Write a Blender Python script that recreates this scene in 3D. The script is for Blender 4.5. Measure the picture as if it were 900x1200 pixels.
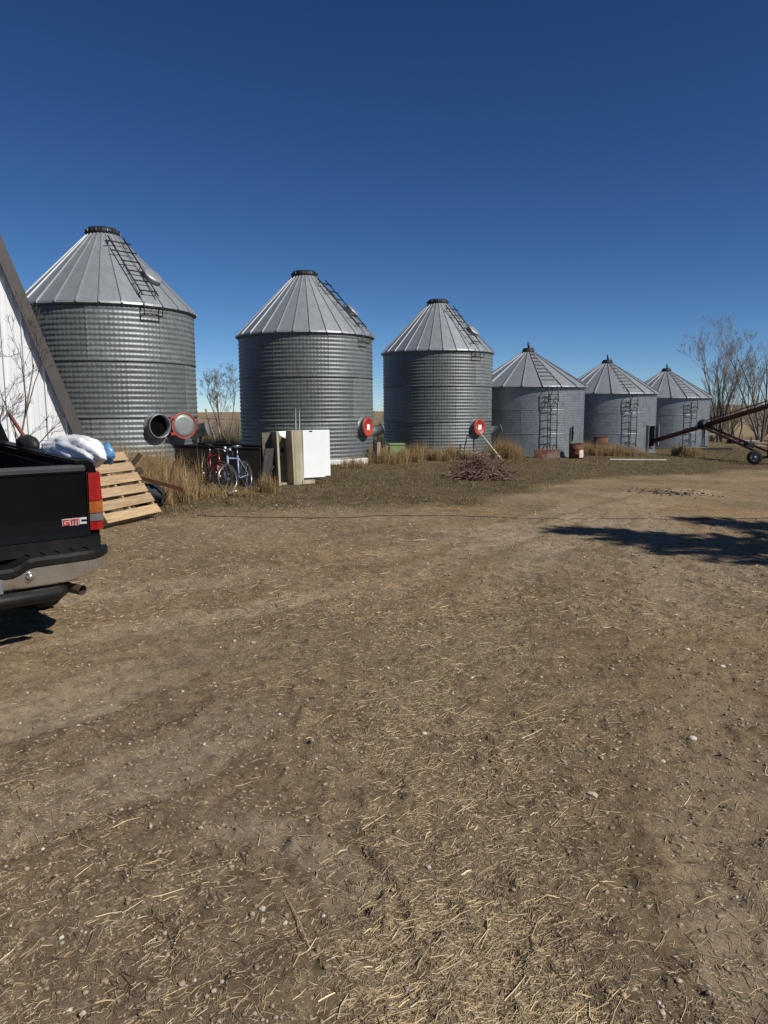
import bpy, math, random
import numpy as np
from mathutils import Vector, Matrix

for o in list(bpy.data.objects):
    bpy.data.objects.remove(o, do_unlink=True)
scene = bpy.context.scene
C = scene.collection
R = math.radians
rnd = random.Random(7)
rng = np.random.default_rng(11)

# ------------------------------------------------------------------ camera, sky, sun
cam_d = bpy.data.cameras.new('camera')
cam = bpy.data.objects.new('camera', cam_d); C.objects.link(cam)
cam_d.sensor_fit = 'HORIZONTAL'; cam_d.sensor_width = 36.0; cam_d.lens = 34.4
cam_d.clip_start = 0.05; cam_d.clip_end = 6000
PITCH = math.atan(118.0 / 860.0)
cam.matrix_world = (Matrix.Translation((0, 0, 1.65)) @ Matrix.Rotation(R(90) - PITCH, 4, 'X')
                    @ Matrix.Rotation(R(-0.35), 4, 'Z'))
scene.camera = cam

SUN_BEARING, SUN_EL = 122.0, 41.0          # bearing clockwise from +Y
world = bpy.data.worlds.new('World'); scene.world = world; world.use_nodes = True
wn = world.node_tree.nodes; wl = world.node_tree.links
bg = wn['Background']; bg.inputs['Strength'].default_value = 0.055
sky = wn.new('ShaderNodeTexSky'); sky.sky_type = 'NISHITA'; sky.sun_disc = False
sky.sun_elevation = R(SUN_EL); sky.sun_rotation = R(SUN_BEARING)
sky.altitude = 600; sky.air_density = 0.6; sky.dust_density = 0.0; sky.ozone_density = 1.0
# the phone's deep-blue rendering of the clear sky: one contrast curve per channel over the whole sky
sp = wn.new('ShaderNodeSeparateColor'); cb = wn.new('ShaderNodeCombineColor'); wl.new(sky.outputs['Color'], sp.inputs[0])
for ch, (gm, gain) in enumerate(((1.43, 0.50), (1.27, 0.79), (1.16, 1.14))):
    pw = wn.new('ShaderNodeMath'); pw.operation = 'POWER'; pw.inputs[1].default_value = gm
    ml = wn.new('ShaderNodeMath'); ml.operation = 'MULTIPLY'; ml.inputs[1].default_value = gain
    wl.new(sp.outputs[ch], pw.inputs[0]); wl.new(pw.outputs[0], ml.inputs[0]); wl.new(ml.outputs[0], cb.inputs[ch])
wl.new(cb.outputs[0], bg.inputs['Color'])

sun_d = bpy.data.lights.new('sun', 'SUN'); sun_d.energy = 5.0; sun_d.angle = R(0.53); sun_d.color = (1.0, 0.95, 0.87)
sun = bpy.data.objects.new('sun', sun_d); C.objects.link(sun)
sd = Vector((math.cos(R(90 - SUN_BEARING)) * math.cos(R(SUN_EL)), math.sin(R(90 - SUN_BEARING)) * math.cos(R(SUN_EL)), math.sin(R(SUN_EL))))
sun.rotation_euler = sd.to_track_quat('Z', 'Y').to_euler(); sun.location = (20, -10, 30)
vs = scene.view_settings
vs.view_transform = 'Standard'; vs.look = 'None'; vs.gamma = 1.0; vs.exposure = 0.0; vs.use_curve_mapping = False
try:
    scene.cycles.max_bounces = 6; scene.cycles.diffuse_bounces = 3; scene.cycles.glossy_bounces = 3
except Exception:
    pass

# ------------------------------------------------------------------ helpers
def link(o): C.objects.link(o); return o

def tag(o, label=None, cat=None, group=None, kind=None):
    if label: o['label'] = label
    if cat: o['category'] = cat
    if group: o['group'] = group
    if kind: o['kind'] = kind
    return o

def thing(name, label, cat, loc=(0, 0, 0), rot=(0, 0, 0), group=None):
    o = bpy.data.objects.new(name, None); link(o); o.empty_display_size = 0.2
    o.location = loc; o.rotation_euler = rot
    return tag(o, label, cat, group)

def dup(root, parent=None):
    r = root.copy(); link(r); r.parent = parent
    for ch in list(KIDS.get(root.name, [])):
        dup(ch, r)
    return r
KIDS = {}

def setpar(o, p):
    if p is not None:
        o.parent = p; KIDS.setdefault(p.name, []).append(o)
    return o

class MB:
    def __init__(s): s.v = []; s.f = []; s.sm = []
    def add(s, v, f, smooth=False):
        b = len(s.v); s.v += [tuple(p) for p in v]
        s.f += [tuple(i + b for i in q) for q in f]; s.sm += [smooth] * len(f); return s
    def box(s, c, d, M=None, bev=0.0):
        x, y, z = d[0] / 2, d[1] / 2, d[2] / 2
        if bev <= 0:
            v = [Vector((a * x, b * y, e * z)) for a in (-1, 1) for b in (-1, 1) for e in (-1, 1)]
            f = [(0, 1, 3, 2), (4, 6, 7, 5), (0, 4, 5, 1), (2, 3, 7, 6), (0, 2, 6, 4), (1, 5, 7, 3)]
        else:
            # chamfered box: 24 vertices
            v = []; idx = {}
            for a in (-1, 1):
                for b in (-1, 1):
                    for e in (-1, 1):
                        for k in range(3):
                            p = [a * (x - bev), b * (y - bev), e * (z - bev)]
                            p[k] = (a * x, b * y, e * z)[k]
                            idx[(a, b, e, k)] = len(v); v.append(Vector(p))
            f = []
            for k in range(3):
                o = [(1, 2), (0, 2), (0, 1)][k]
                for sg in (-1, 1):
                    q = []
                    for (m, n) in ((-1, -1), (1, -1), (1, 1), (-1, 1)):
                        t = [0, 0, 0]; t[k] = sg; t[o[0]] = m; t[o[1]] = n
                        q.append(idx[(t[0], t[1], t[2], k)])
                    f.append(tuple(q))
            for k in range(3):
                o = [(1, 2), (0, 2), (0, 1)][k]
                for m in (-1, 1):
                    for n in (-1, 1):
                        q = []
                        for sg, order in ((-1, (o[0], o[1])), (1, (o[1], o[0]))):
                            for kk in order:
                                t = [0, 0, 0]; t[k] = sg; t[o[0]] = m; t[o[1]] = n
                                q.append(idx[(t[0], t[1], t[2], kk)])
                        f.append(tuple(q))
            for a in (-1, 1):
                for b in (-1, 1):
                    for e in (-1, 1):
                        f.append(tuple(idx[(a, b, e, k)] for k in range(3)))
        c = Vector(c)
        v = [((M @ p) if M is not None else p) + c for p in v]
        return s.add(v, f)
    def tube(s, pts, r, n=8, cap=True, smooth=True):
        pts = [Vector(p) for p in pts]; m = len(pts)
        if not hasattr(r, '__len__'): r = [r] * m
        v = []; prev = None
        for i in range(m):
            d = (pts[min(i + 1, m - 1)] - pts[max(i - 1, 0)])
            d = d.normalized() if d.length > 1e-9 else Vector((0, 0, 1))
            a = prev if prev is not None else (Vector((0, 0, 1)) if abs(d.z) < 0.9 else Vector((1, 0, 0)))
            u = (a - d * a.dot(d))
            if u.length < 1e-6: u = d.orthogonal()
            u.normalize(); w = d.cross(u); prev = u
            for k in range(n):
                t = 2 * math.pi * k / n
                v.append(pts[i] + (u * math.cos(t) + w * math.sin(t)) * r[i])
        f = []
        for i in range(m - 1):
            for k in range(n):
                k2 = (k + 1) % n
                f.append((i * n + k, i * n + k2, (i + 1) * n + k2, (i + 1) * n + k))
        s.add(v, f, smooth)
        if cap:
            b = len(s.v) - m * n
            s.f.append(tuple(b + k for k in reversed(range(n)))); s.sm.append(False)
            s.f.append(tuple(b + (m - 1) * n + k for k in range(n))); s.sm.append(False)
        return s
    def lathe(s, prof, n=24, M=None, smooth=True, a0=0, a1=2 * math.pi):
        full = abs(a1 - a0 - 2 * math.pi) < 1e-6
        cols = n if full else n + 1
        v = []
        for i in range(cols):
            t = a0 + (a1 - a0) * i / n
            for (r, z) in prof:
                p = Vector((r * math.cos(t), r * math.sin(t), z)); v.append(M @ p if M is not None else p)
        m = len(prof); f = []
        for i in range(n):
            j = (i + 1) % cols
            for k in range(m - 1):
                f.append((i * m + k, j * m + k, j * m + k + 1, i * m + k + 1))
        return s.add(v, f, smooth)
    def prism(s, poly, y0, y1, axis='y'):
        n = len(poly)
        if axis == 'y':
            v = [(x, y0, z) for x, z in poly] + [(x, y1, z) for x, z in poly]
        elif axis == 'x':
            v = [(y0, x, z) for x, z in poly] + [(y1, x, z) for x, z in poly]
        else:
            v = [(x, z, y0) for x, z in poly] + [(x, z, y1) for x, z in poly]
        f = [tuple(range(n)), tuple(reversed(range(n, 2 * n)))]
        f += [(i, n + i, n + (i + 1) % n, (i + 1) % n) for i in range(n)]
        return s.add(v, f)
    def mesh(s, name, mat):
        me = bpy.data.meshes.new(name); me.from_pydata(s.v, [], s.f)
        me.polygons.foreach_set('use_smooth', s.sm)
        if mat is not None: me.materials.append(mat)
        me.validate(); me.update(); return me
    def build(s, name, mat, parent=None, loc=None, rot=None, fix=True):
        me = s.mesh(name, mat)
        o = bpy.data.objects.new(name, me); link(o); setpar(o, parent)
        if loc is not None: o.location = loc
        if rot is not None: o.rotation_euler = rot
        if fix:
            import bmesh
            bm = bmesh.new(); bm.from_mesh(me); bmesh.ops.recalc_face_normals(bm, faces=bm.faces); bm.to_mesh(me); bm.free()
        return o

def inst(name, me, parent=None, loc=(0, 0, 0), rot=(0, 0, 0), scale=None):
    o = bpy.data.objects.new(name, me); link(o); setpar(o, parent)
    o.location = loc; o.rotation_euler = rot
    if scale is not None: o.scale = scale
    return o

def np_mesh(name, v, f, mat, smooth=False, attr=None, fattr=None):
    """v (n,3), f (m,k) index array; attr: per-point RGB 'tint'; fattr: dict of per-point floats."""
    me = bpy.data.meshes.new(name)
    n, m, k = len(v), len(f), f.shape[1]
    me.vertices.add(n); me.vertices.foreach_set('co', np.ascontiguousarray(v, dtype=np.float32).ravel())
    me.loops.add(m * k); me.loops.foreach_set('vertex_index', np.ascontiguousarray(f, dtype=np.int32).ravel())
    me.polygons.add(m)
    me.polygons.foreach_set('loop_start', np.arange(0, m * k, k, dtype=np.int32))
    me.polygons.foreach_set('loop_total', np.full(m, k, dtype=np.int32))
    me.polygons.foreach_set('use_smooth', np.full(m, smooth, dtype=bool))
    me.update(calc_edges=True)
    if attr is not None:
        a = me.attributes.new('tint', 'FLOAT_COLOR', 'POINT')
        a.data.foreach_set('color', np.c_[attr, np.ones(n)].astype(np.float32).ravel())
    for nm, d in (fattr or {}).items():
        a = me.attributes.new(nm, 'FLOAT', 'POINT'); a.data.foreach_set('value', d.astype(np.float32))
    me.materials.append(mat)
    o = bpy.data.objects.new(name, me); link(o); return o

# ------------------------------------------------------------------ numeric noise and terrain
def _hash(ix, iy, s):
    h = (ix.astype(np.int64) * 374761393 + iy.astype(np.int64) * 668265263 + s * 1442695041) & 0xffffffff
    h = ((h ^ (h >> 13)) * 1274126177) & 0xffffffff
    return ((h ^ (h >> 16)) & 0xffff) / 65535.0
def vnoise(x, y, s=0):
    ix = np.floor(x); iy = np.floor(y); fx = x - ix; fy = y - iy
    fx = fx * fx * (3 - 2 * fx); fy = fy * fy * (3 - 2 * fy)
    a = _hash(ix, iy, s); b = _hash(ix + 1, iy, s); c = _hash(ix, iy + 1, s); d = _hash(ix + 1, iy + 1, s)
    return (a * (1 - fx) + b * fx) * (1 - fy) + (c * (1 - fx) + d * fx) * fy
def fbm(x, y, s=0, o=4):
    t = 0; a = 0.5
    for i in range(o):
        t = t + a * (vnoise(x * 2 ** i, y * 2 ** i, s + i * 17) - 0.5); a *= 0.5
    return t
def sst(a, b, t):
    t = np.clip((t - a) / (b - a), 0, 1); return t * t * (3 - 2 * t)

def ground_base(x, y):
    x = np.asarray(x, float); y = np.asarray(y, float)
    z = -0.84 * np.tanh((x + 1) / 20) * sst(3, 14, y)
    z = z + 0.075 * np.exp(-((x + 6.05) ** 2 + (y - 8.2) ** 2) / 3.0)
    d = np.hypot(x, y)
    z = z + 7.0 * sst(70, 700, d) * (0.7 + 0.6 * vnoise(x / 160, y / 160, 3)) * (0.12 + 0.75 * sst(-60, 220, x))
    return z
TRACKS = [([(-3.2, 2.9), (-1.89, 3.97), (-0.94, 5.2), (0.25, 7.16), (1.76, 9.96), (4.46, 14.08), (8, 19)], 0.30, 0.012),
          ([(-2.2, 2.1), (-1.09, 3.26), (-0.17, 4.64), (0.84, 6.47), (2.01, 8.95), (4.59, 13.49), (8.6, 18.6)], 0.30, 0.011),
          ([(1.1, 1.2), (1.37, 2.56), (1.8, 3.69), (2.46, 5.89), (3.21, 8.76), (5.2, 13.5)], 0.34, 0.013),
          ([(2.1, 1.9), (2.5, 3.6), (3.1, 5.8), (4.1, 8.8), (6.2, 13.2)], 0.28, 0.012),
          ([(-4.5, 5.6), (-2.2, 6.6), (-0.2, 8.2), (1.6, 10.6), (4.0, 14.6), (7, 19)], 0.26, 0.012),
          ([(-3.6, 4.6), (-1.2, 5.9), (0.6, 8.0), (2.3, 10.8), (5, 15)], 0.22, 0.010),
          ([(3.0, 2.6), (3.4, 4.6), (4.2, 7.2), (5.6, 10.4)], 0.3, 0.012),
          ([(-0.9, 3.05), (-0.71, 2.82), (-0.41, 2.7), (-0.17, 2.52), (-0.04, 2.2), (0.02, 1.7)], 0.12, 0.014)]
def track_field(x, y):
    z = np.zeros_like(x); tr = np.zeros_like(x)
    for pts, w, dep in TRACKS:
        best = np.full(x.shape, 9.0); along = np.zeros_like(x); acc = 0
        for (a, b), (c, d) in zip(pts[:-1], pts[1:]):
            L = math.hypot(c - a, d - b); ux, uy = (c - a) / L, (d - b) / L
            t = np.clip((x - a) * ux + (y - b) * uy, 0, L)
            dd = np.hypot(x - a - ux * t, y - b - uy * t)
            m = dd < best; best = np.where(m, dd, best); along = np.where(m, acc + t, along); acc += L
        q = best / w + 0.9 * fbm(x * 2.6, y * 2.6, 91, 4)
        inside = 1 - sst(0.75, 1.0, q); berm = np.exp(-((q - 1.12) / 0.16) ** 2)
        tread = np.sin(along * 2 * math.pi / 0.13 + best * 14 + 5 * fbm(x * 3, y * 3, 33, 2)) * inside * np.clip(0.4 + 0.6 * x, 0.4, 1.6)
        fade = np.clip(-0.05 + 1.4 * vnoise(along * 0.7, along * 0 + w * 10, 5), 0, 1) * sst(0, 0.7, along) * sst(0, 0.7, acc - along)
        z += fade * (-dep * inside + 0.55 * dep * berm + 0.006 * tread)
        tr = np.maximum(tr, inside * fade)
    return z, tr
GB = np.array([(-30, 12.0), (-8, 10.5), (-5.0, 10.6), (-3.54, 11.17), (-2.12, 12.03), (-0.44, 12.55), (1.44, 13.65), (3.34, 16.81), (5.99, 20.51), (9.55, 23.4), (14.04, 26.77), (40, 36)])
def grass_mask(x, y):
    e = np.interp(x, GB[:, 0], GB[:, 1])
    return sst(-0.5, 0.9, y - e + 2.2 * fbm(x * 0.55, y * 0.55, 41, 4) + 0.5 * fbm(x * 3, y * 3, 47, 3))
def straw_mask(x, y):
    """chopped-straw litter: a broad band running away from the viewer, patchy elsewhere"""
    c = 0.34 + 0.05 * (y - 2) + 0.5 * fbm(x * 1.1, y * 1.1, 65, 3); hw = 0.42 + 0.11 * (y - 2)
    band = np.exp(-np.abs((x - c) / hw) ** 2.6) * (1 - sst(3.6, 7.5, y))
    p = sst(-0.12, 0.2, fbm(x * 1.5 + 4, y * 1.0, 61, 4))
    return np.clip(band * (0.5 + 0.7 * p) + 0.22 * p, 0, 1)
def ground_z(x, y, fine=True):
    x = np.asarray(x, float); y = np.asarray(y, float)
    z = ground_base(x, y); d = np.hypot(x, y)
    near = 1 - sst(14, 40, d)
    z = z + near * 0.05 * fbm(x * 0.6, y * 0.6, 21, 3)
    if fine:
        t, tr = track_field(x, y); z = z + t * near
        z = z + (1 - sst(6, 18, d)) * (0.050 * fbm(x * 6, y * 6, 23, 4) + 0.085 * np.maximum(0, fbm(x * 11, y * 11, 29, 3) - 0.08) )
    return z
def gz(x, y): return float(ground_z(np.array([x]), np.array([y]))[0])

# ------------------------------------------------------------------ materials
MATS = {}
def nodes_of(name):
    m = bpy.data.materials.new(name); m.use_nodes = True
    nt = m.node_tree; b = nt.nodes['Principled BSDF']; return m, nt, b
def N(nt, t, **kw):
    n = nt.nodes.new(t)
    for k, v in kw.items():
        if k.startswith('i_'):
            n.inputs[k[2:].replace('_', ' ')].default_value = v
        else: setattr(n, k, v)
    return n
def ramp(nt, fac, stops):
    r = nt.nodes.new('ShaderNodeValToRGB'); nt.links.new(fac, r.inputs['Fac'])
    while len(r.color_ramp.elements) < len(stops): r.color_ramp.elements.new(0.5)
    for e, (p, c) in zip(r.color_ramp.elements, stops):
        e.position = p; e.color = (*c, 1) if len(c) == 3 else c
    return r.outputs['Color']
def mix(nt, fac, a, b, mode='MIX'):
    n = nt.nodes.new('ShaderNodeMix'); n.data_type = 'RGBA'; n.blend_type = mode
    for sock, val in ((0, fac), (6, a), (7, b)):
        if hasattr(val, 'links') or hasattr(val, 'is_linked'): nt.links.new(val, n.inputs[sock])
        elif isinstance(val, (int, float)): n.inputs[sock].default_value = val
        else: n.inputs[sock].default_value = (*val, 1)
    return n.outputs[2]
def mat(name, c1, c2=None, scale=6.0, rough=0.6, metal=0.0, bump=0.0, bscale=None, coat=0.0, r2=None, objvar=0.0, stretch=None, spec=None, dirt=None, dirt_amt=0.5):
    if name in MATS: return MATS[name]
    m, nt, b = nodes_of(name)
    b.inputs['Roughness'].default_value = rough; b.inputs['Metallic'].default_value = metal
    if spec is not None: b.inputs['Specular IOR Level'].default_value = spec
    if coat: b.inputs['Coat Weight'].default_value = coat; b.inputs['Coat Roughness'].default_value = 0.08
    tc = N(nt, 'ShaderNodeTexCoord'); vec = tc.outputs['Object']
    if stretch:
        mp = N(nt, 'ShaderNodeMapping'); mp.inputs['Scale'].default_value = stretch
        nt.links.new(vec, mp.inputs['Vector']); vec = mp.outputs['Vector']
    nz = N(nt, 'ShaderNodeTexNoise'); nz.inputs['Scale'].default_value = scale; nz.inputs['Detail'].default_value = 6; nz.inputs['Roughness'].default_value = 0.65
    nt.links.new(vec, nz.inputs['Vector'])
    col = ramp(nt, nz.outputs['Fac'], [(0.32, c1), (0.68, c2 or c1)])
    if dirt:
        n2 = N(nt, 'ShaderNodeTexNoise'); n2.inputs['Scale'].default_value = scale * 0.35; n2.inputs['Detail'].default_value = 8
        nt.links.new(vec, n2.inputs['Vector'])
        fac = ramp(nt, n2.outputs['Fac'], [(0.45, (0, 0, 0)), (0.72, (dirt_amt,) * 3)])
        col = mix(nt, fac, col, dirt)
    if objvar:
        oi = N(nt, 'ShaderNodeObjectInfo')
        mr = N(nt, 'ShaderNodeMapRange'); mr.inputs['To Min'].default_value = 1 - objvar; mr.inputs['To Max'].default_value = 1 + objvar
        nt.links.new(oi.outputs['Random'], mr.inputs['Value'])
        hs = N(nt, 'ShaderNodeHueSaturation'); nt.links.new(mr.outputs['Result'], hs.inputs['Value']); nt.links.new(col, hs.inputs['Color']); col = hs.outputs['Color']
    nt.links.new(col, b.inputs['Base Color'])
    if r2 is not None:
        rr = ramp(nt, nz.outputs['Fac'], [(0.3, (rough,) * 3), (0.7, (r2,) * 3)]); nt.links.new(rr, b.inputs['Roughness'])
    if bump:
        bn = N(nt, 'ShaderNodeTexNoise'); bn.inputs['Scale'].default_value = bscale or scale * 4; bn.inputs['Detail'].default_value = 5
        nt.links.new(vec, bn.inputs['Vector'])
        bp = N(nt, 'ShaderNodeBump'); bp.inputs['Strength'].default_value = 1.0; bp.inputs['Distance'].default_value = bump
        nt.links.new(bn.outputs['Fac'], bp.inputs['Height']); nt.links.new(bp.outputs['Normal'], b.inputs['Normal'])
    MATS[name] = m; return m
def tint_mat(name, rough=0.75, trans=0.0, spec=0.3):
    m, nt, b = nodes_of(name); b.inputs['Roughness'].default_value = rough; b.inputs['Specular IOR Level'].default_value = spec
    a = N(nt, 'ShaderNodeAttribute'); a.attribute_name = 'tint'
    nt.links.new(a.outputs['Color'], b.inputs['Base Color'])
    if trans:
        t = N(nt, 'ShaderNodeBsdfTranslucent'); nt.links.new(a.outputs['Color'], t.inputs['Color'])
        ms = N(nt, 'ShaderNodeMixShader'); ms.inputs[0].default_value = trans
        nt.links.new(b.outputs[0], ms.inputs[1]); nt.links.new(t.outputs[0], ms.inputs[2])
        nt.links.new(ms.outputs[0], nt.nodes['Material Output'].inputs['Surface'])
    return m

def ground_material():
    m, nt, b = nodes_of('yard_soil'); b.inputs['Roughness'].default_value = 0.95; b.inputs['Specular IOR Level'].default_value = 0.15
    tc = N(nt, 'ShaderNodeTexCoord'); V = tc.outputs['Object']
    def noise(s, d=6, r=0.6, dist=0.0):
        n = N(nt, 'ShaderNodeTexNoise'); n.inputs['Scale'].default_value = s; n.inputs['Detail'].default_value = d
        n.inputs['Roughness'].default_value = r; n.inputs['Distortion'].default_value = dist
        nt.links.new(V, n.inputs['Vector']); return n.outputs['Fac']
    def attr(nm):
        a = N(nt, 'ShaderNodeAttribute'); a.attribute_name = nm; return a.outputs['Fac']
    soil = ramp(nt, noise(0.55, 7), [(0.33, (0.235, 0.178, 0.112)), (0.5, (0.315, 0.240, 0.152)), (0.68, (0.39, 0.302, 0.198))])
    grain = ramp(nt, noise(42, 9, 0.82), [(0.30, (0.34, 0.32, 0.30)), (0.46, (0.85, 0.84, 0.83)), (0.55, (1.05, 1.05, 1.04)), (0.74, (1.6, 1.58, 1.52))])
    soil = mix(nt, 1.0, soil, grain, 'MULTIPLY')
    # pale gravel flecks and dark crumbs
    vo = N(nt, 'ShaderNodeTexVoronoi'); vo.inputs['Scale'].default_value = 26; nt.links.new(V, vo.inputs['Vector'])
    fl = ramp(nt, vo.outputs['Distance'], [(0.05, (1, 1, 1)), (0.17, (0, 0, 0))])
    sel = ramp(nt, vo.outputs['Color'], [(0.62, (0, 0, 0)), (0.74, (1, 1, 1))])
    soil = mix(nt, mix(nt, 1.0, fl, sel, 'MULTIPLY'), soil, (0.40, 0.34, 0.26))
    vo2 = N(nt, 'ShaderNodeTexVoronoi'); vo2.inputs['Scale'].default_value = 17; nt.links.new(V, vo2.inputs['Vector'])
    f2 = ramp(nt, vo2.outputs['Distance'], [(0.08, (1, 1, 1)), (0.26, (0, 0, 0))])
    s2 = ramp(nt, vo2.outputs['Color'], [(0.60, (0, 0, 0)), (0.70, (0.8, 0.8, 0.8))])
    soil = mix(nt, mix(nt, 1.0, f2, s2, 'MULTIPLY'), soil, (0.085, 0.062, 0.042))
    # packed pale tracks, straw-stained litter with the shade beneath the straw painted dark
    soil = mix(nt, attr('track'), mix(nt, 1.0, soil, (0.93, 0.92, 0.91), 'MULTIPLY'), mix(nt, 0.42, soil, (0.46, 0.38, 0.28)))
    hue = ramp(nt, noise(0.22, 4), [(0.40, (1.0, 1.0, 1.0)), (0.62, (1.08, 1.0, 0.88))])
    soil = mix(nt, 1.0, soil, hue, 'MULTIPLY')
    st = mix(nt, noise(70, 6, 0.8), (0.075, 0.056, 0.034), (0.40, 0.31, 0.185))
    sm = N(nt, 'ShaderNodeMath', operation='MULTIPLY'); nt.links.new(attr('straw'), sm.inputs[0]); sm.inputs[1].default_value = 0.75
    soil = mix(nt, sm.outputs[0], soil, st)
    mo = ramp(nt, noise(6.5, 7, 0.7, 0.4), [(0.34, (0.62, 0.60, 0.58)), (0.50, (1.0, 1.0, 1.0)), (0.70, (1.14, 1.13, 1.10))])
    soil = mix(nt, 1.0, soil, mo, 'MULTIPLY')
    dk = ramp(nt, noise(1.7, 6, 0.6, 0.6), [(0.50, (0, 0, 0)), (0.70, (0.55, 0.55, 0.55))])
    soil = mix(nt, dk, soil, mix(nt, 0.5, soil, (0.12, 0.088, 0.056)))
    # thatch and short turf
    turf = ramp(nt, noise(3.2, 8, 0.75), [(0.30, (0.056, 0.046, 0.026)), (0.46, (0.105, 0.083, 0.047)), (0.60, (0.170, 0.130, 0.074)), (0.75, (0.26, 0.20, 0.118))])
    turf = mix(nt, 1.0, turf, ramp(nt, noise(30, 6, 0.8), [(0.3, (0.55, 0.55, 0.5)), (0.7, (1.45, 1.4, 1.3))]), 'MULTIPLY')
    col = mix(nt, attr('grass'), soil, turf)
    far = ramp(nt, noise(0.03, 5), [(0.35, (0.21, 0.155, 0.085)), (0.65, (0.30, 0.225, 0.13))])
    col = mix(nt, attr('field'), col, far)
    nt.links.new(col, b.inputs['Base Color'])
    bp = N(nt, 'ShaderNodeBump'); bp.inputs['Distance'].default_value = 0.055; bp.inputs['Strength'].default_value = 0.9
    nt.links.new(noise(16, 9, 0.72), bp.inputs['Height'])
    bp2 = N(nt, 'ShaderNodeBump'); bp2.inputs['Distance'].default_value = 0.008; bp2.inputs['Strength'].default_value = 0.9
    nt.links.new(noise(95, 5, 0.7), bp2.inputs['Height']); nt.links.new(bp.outputs['Normal'], bp2.inputs['Normal'])
    nt.links.new(bp2.outputs['Normal'], b.inputs['Normal'])
    return m

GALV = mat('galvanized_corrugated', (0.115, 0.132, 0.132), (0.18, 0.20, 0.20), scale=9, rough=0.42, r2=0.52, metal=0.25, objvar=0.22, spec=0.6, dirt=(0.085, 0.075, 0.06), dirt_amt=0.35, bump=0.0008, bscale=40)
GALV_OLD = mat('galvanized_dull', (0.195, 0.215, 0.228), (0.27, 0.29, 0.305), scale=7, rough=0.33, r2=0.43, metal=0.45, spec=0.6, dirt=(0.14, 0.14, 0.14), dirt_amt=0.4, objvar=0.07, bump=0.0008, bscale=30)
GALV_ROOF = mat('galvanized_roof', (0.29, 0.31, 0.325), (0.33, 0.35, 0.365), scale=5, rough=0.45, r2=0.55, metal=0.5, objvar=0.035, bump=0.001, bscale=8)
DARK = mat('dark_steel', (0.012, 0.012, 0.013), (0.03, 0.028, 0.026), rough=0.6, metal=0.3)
LADDER = mat('ladder_steel', (0.030, 0.030, 0.032), (0.06, 0.06, 0.062), rough=0.5, metal=0.7)
RED = mat('red_lid_paint', (0.33, 0.028, 0.016), (0.42, 0.045, 0.024), scale=8, rough=0.45, dirt=(0.30, 0.12, 0.08), dirt_amt=0.4)
LABELW = mat('white_sticker', (0.78, 0.77, 0.74), (0.82, 0.81, 0.78), rough=0.5)
CONC = mat('concrete', (0.50, 0.48, 0.44), (0.66, 0.64, 0.60), scale=5, rough=0.9, bump=0.01, bscale=25)
RUST = mat('rusty_steel', (0.085, 0.035, 0.020), (0.20, 0.085, 0.045), scale=9, rough=0.9, metal=0.2, bump=0.003, bscale=40)
GREY_TUBE = mat('grey_tube', (0.16, 0.17, 0.18), (0.26, 0.27, 0.28), scale=6, rough=0.55, metal=0.6)
DISC = mat('grey_disc', (0.20, 0.215, 0.21), (0.27, 0.285, 0.28), scale=5, rough=0.5, metal=0.4)

# ------------------------------------------------------------------ ground: one sheet out to the horizon
def make_ground():
    rr = [0.0, 0.5]
    while rr[-1] < 60: rr.append(rr[-1] * (1.0075 if rr[-1] < 12 else 1.0105) + 0.001)
    while rr[-1] < 3000: rr.append(rr[-1] * 1.06)
    rr = np.array(rr)
    th = np.radians(np.concatenate([np.arange(-50, 50, 0.2), np.arange(50, 310, 2.6)]))     # bearing
    T, Q = np.meshgrid(th, rr[1:])
    x = (Q * np.sin(T)).ravel(); y = (Q * np.cos(T)).ravel()
    z = ground_z(x, y)
    v = np.c_[x, y, z]; v = np.vstack([v, [[0, 0, gz(0, 0)]]])
    nr, nc = len(rr) - 1, len(th)
    i = np.arange(nr - 1)[:, None] * nc; j = np.arange(nc)[None, :]; j2 = (j + 1) % nc
    f = np.stack([(i + j), (i + j2), (i + nc + j2), (i + nc + j)], -1).reshape(-1, 4)
    f = f[:, ::-1]
    xx, yy = v[:, 0], v[:, 1]; d = np.hypot(xx, yy)
    _, tr = track_field(xx, yy)
    o = np_mesh('ground', v, f, ground_material(), True, fattr=dict(grass=grass_mask(xx, yy), straw=straw_mask(xx, yy) * (1 - sst(8, 16, d)), track=tr, field=sst(45, 75, d)))
    # close the small hole under the viewer
    c = len(v) - 1
    tag(o, kind='structure')
    import bmesh
    bm = bmesh.new(); bm.from_mesh(o.data); bm.verts.ensure_lookup_table()
    for k in range(nc):
        fc = bm.faces.new((bm.verts[c], bm.verts[k], bm.verts[(k + 1) % nc])); fc.smooth = True
    bmesh.ops.recalc_face_normals(bm, faces=bm.faces)
    bm.to_mesh(o.data); bm.free()
    return o
make_ground()

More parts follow.
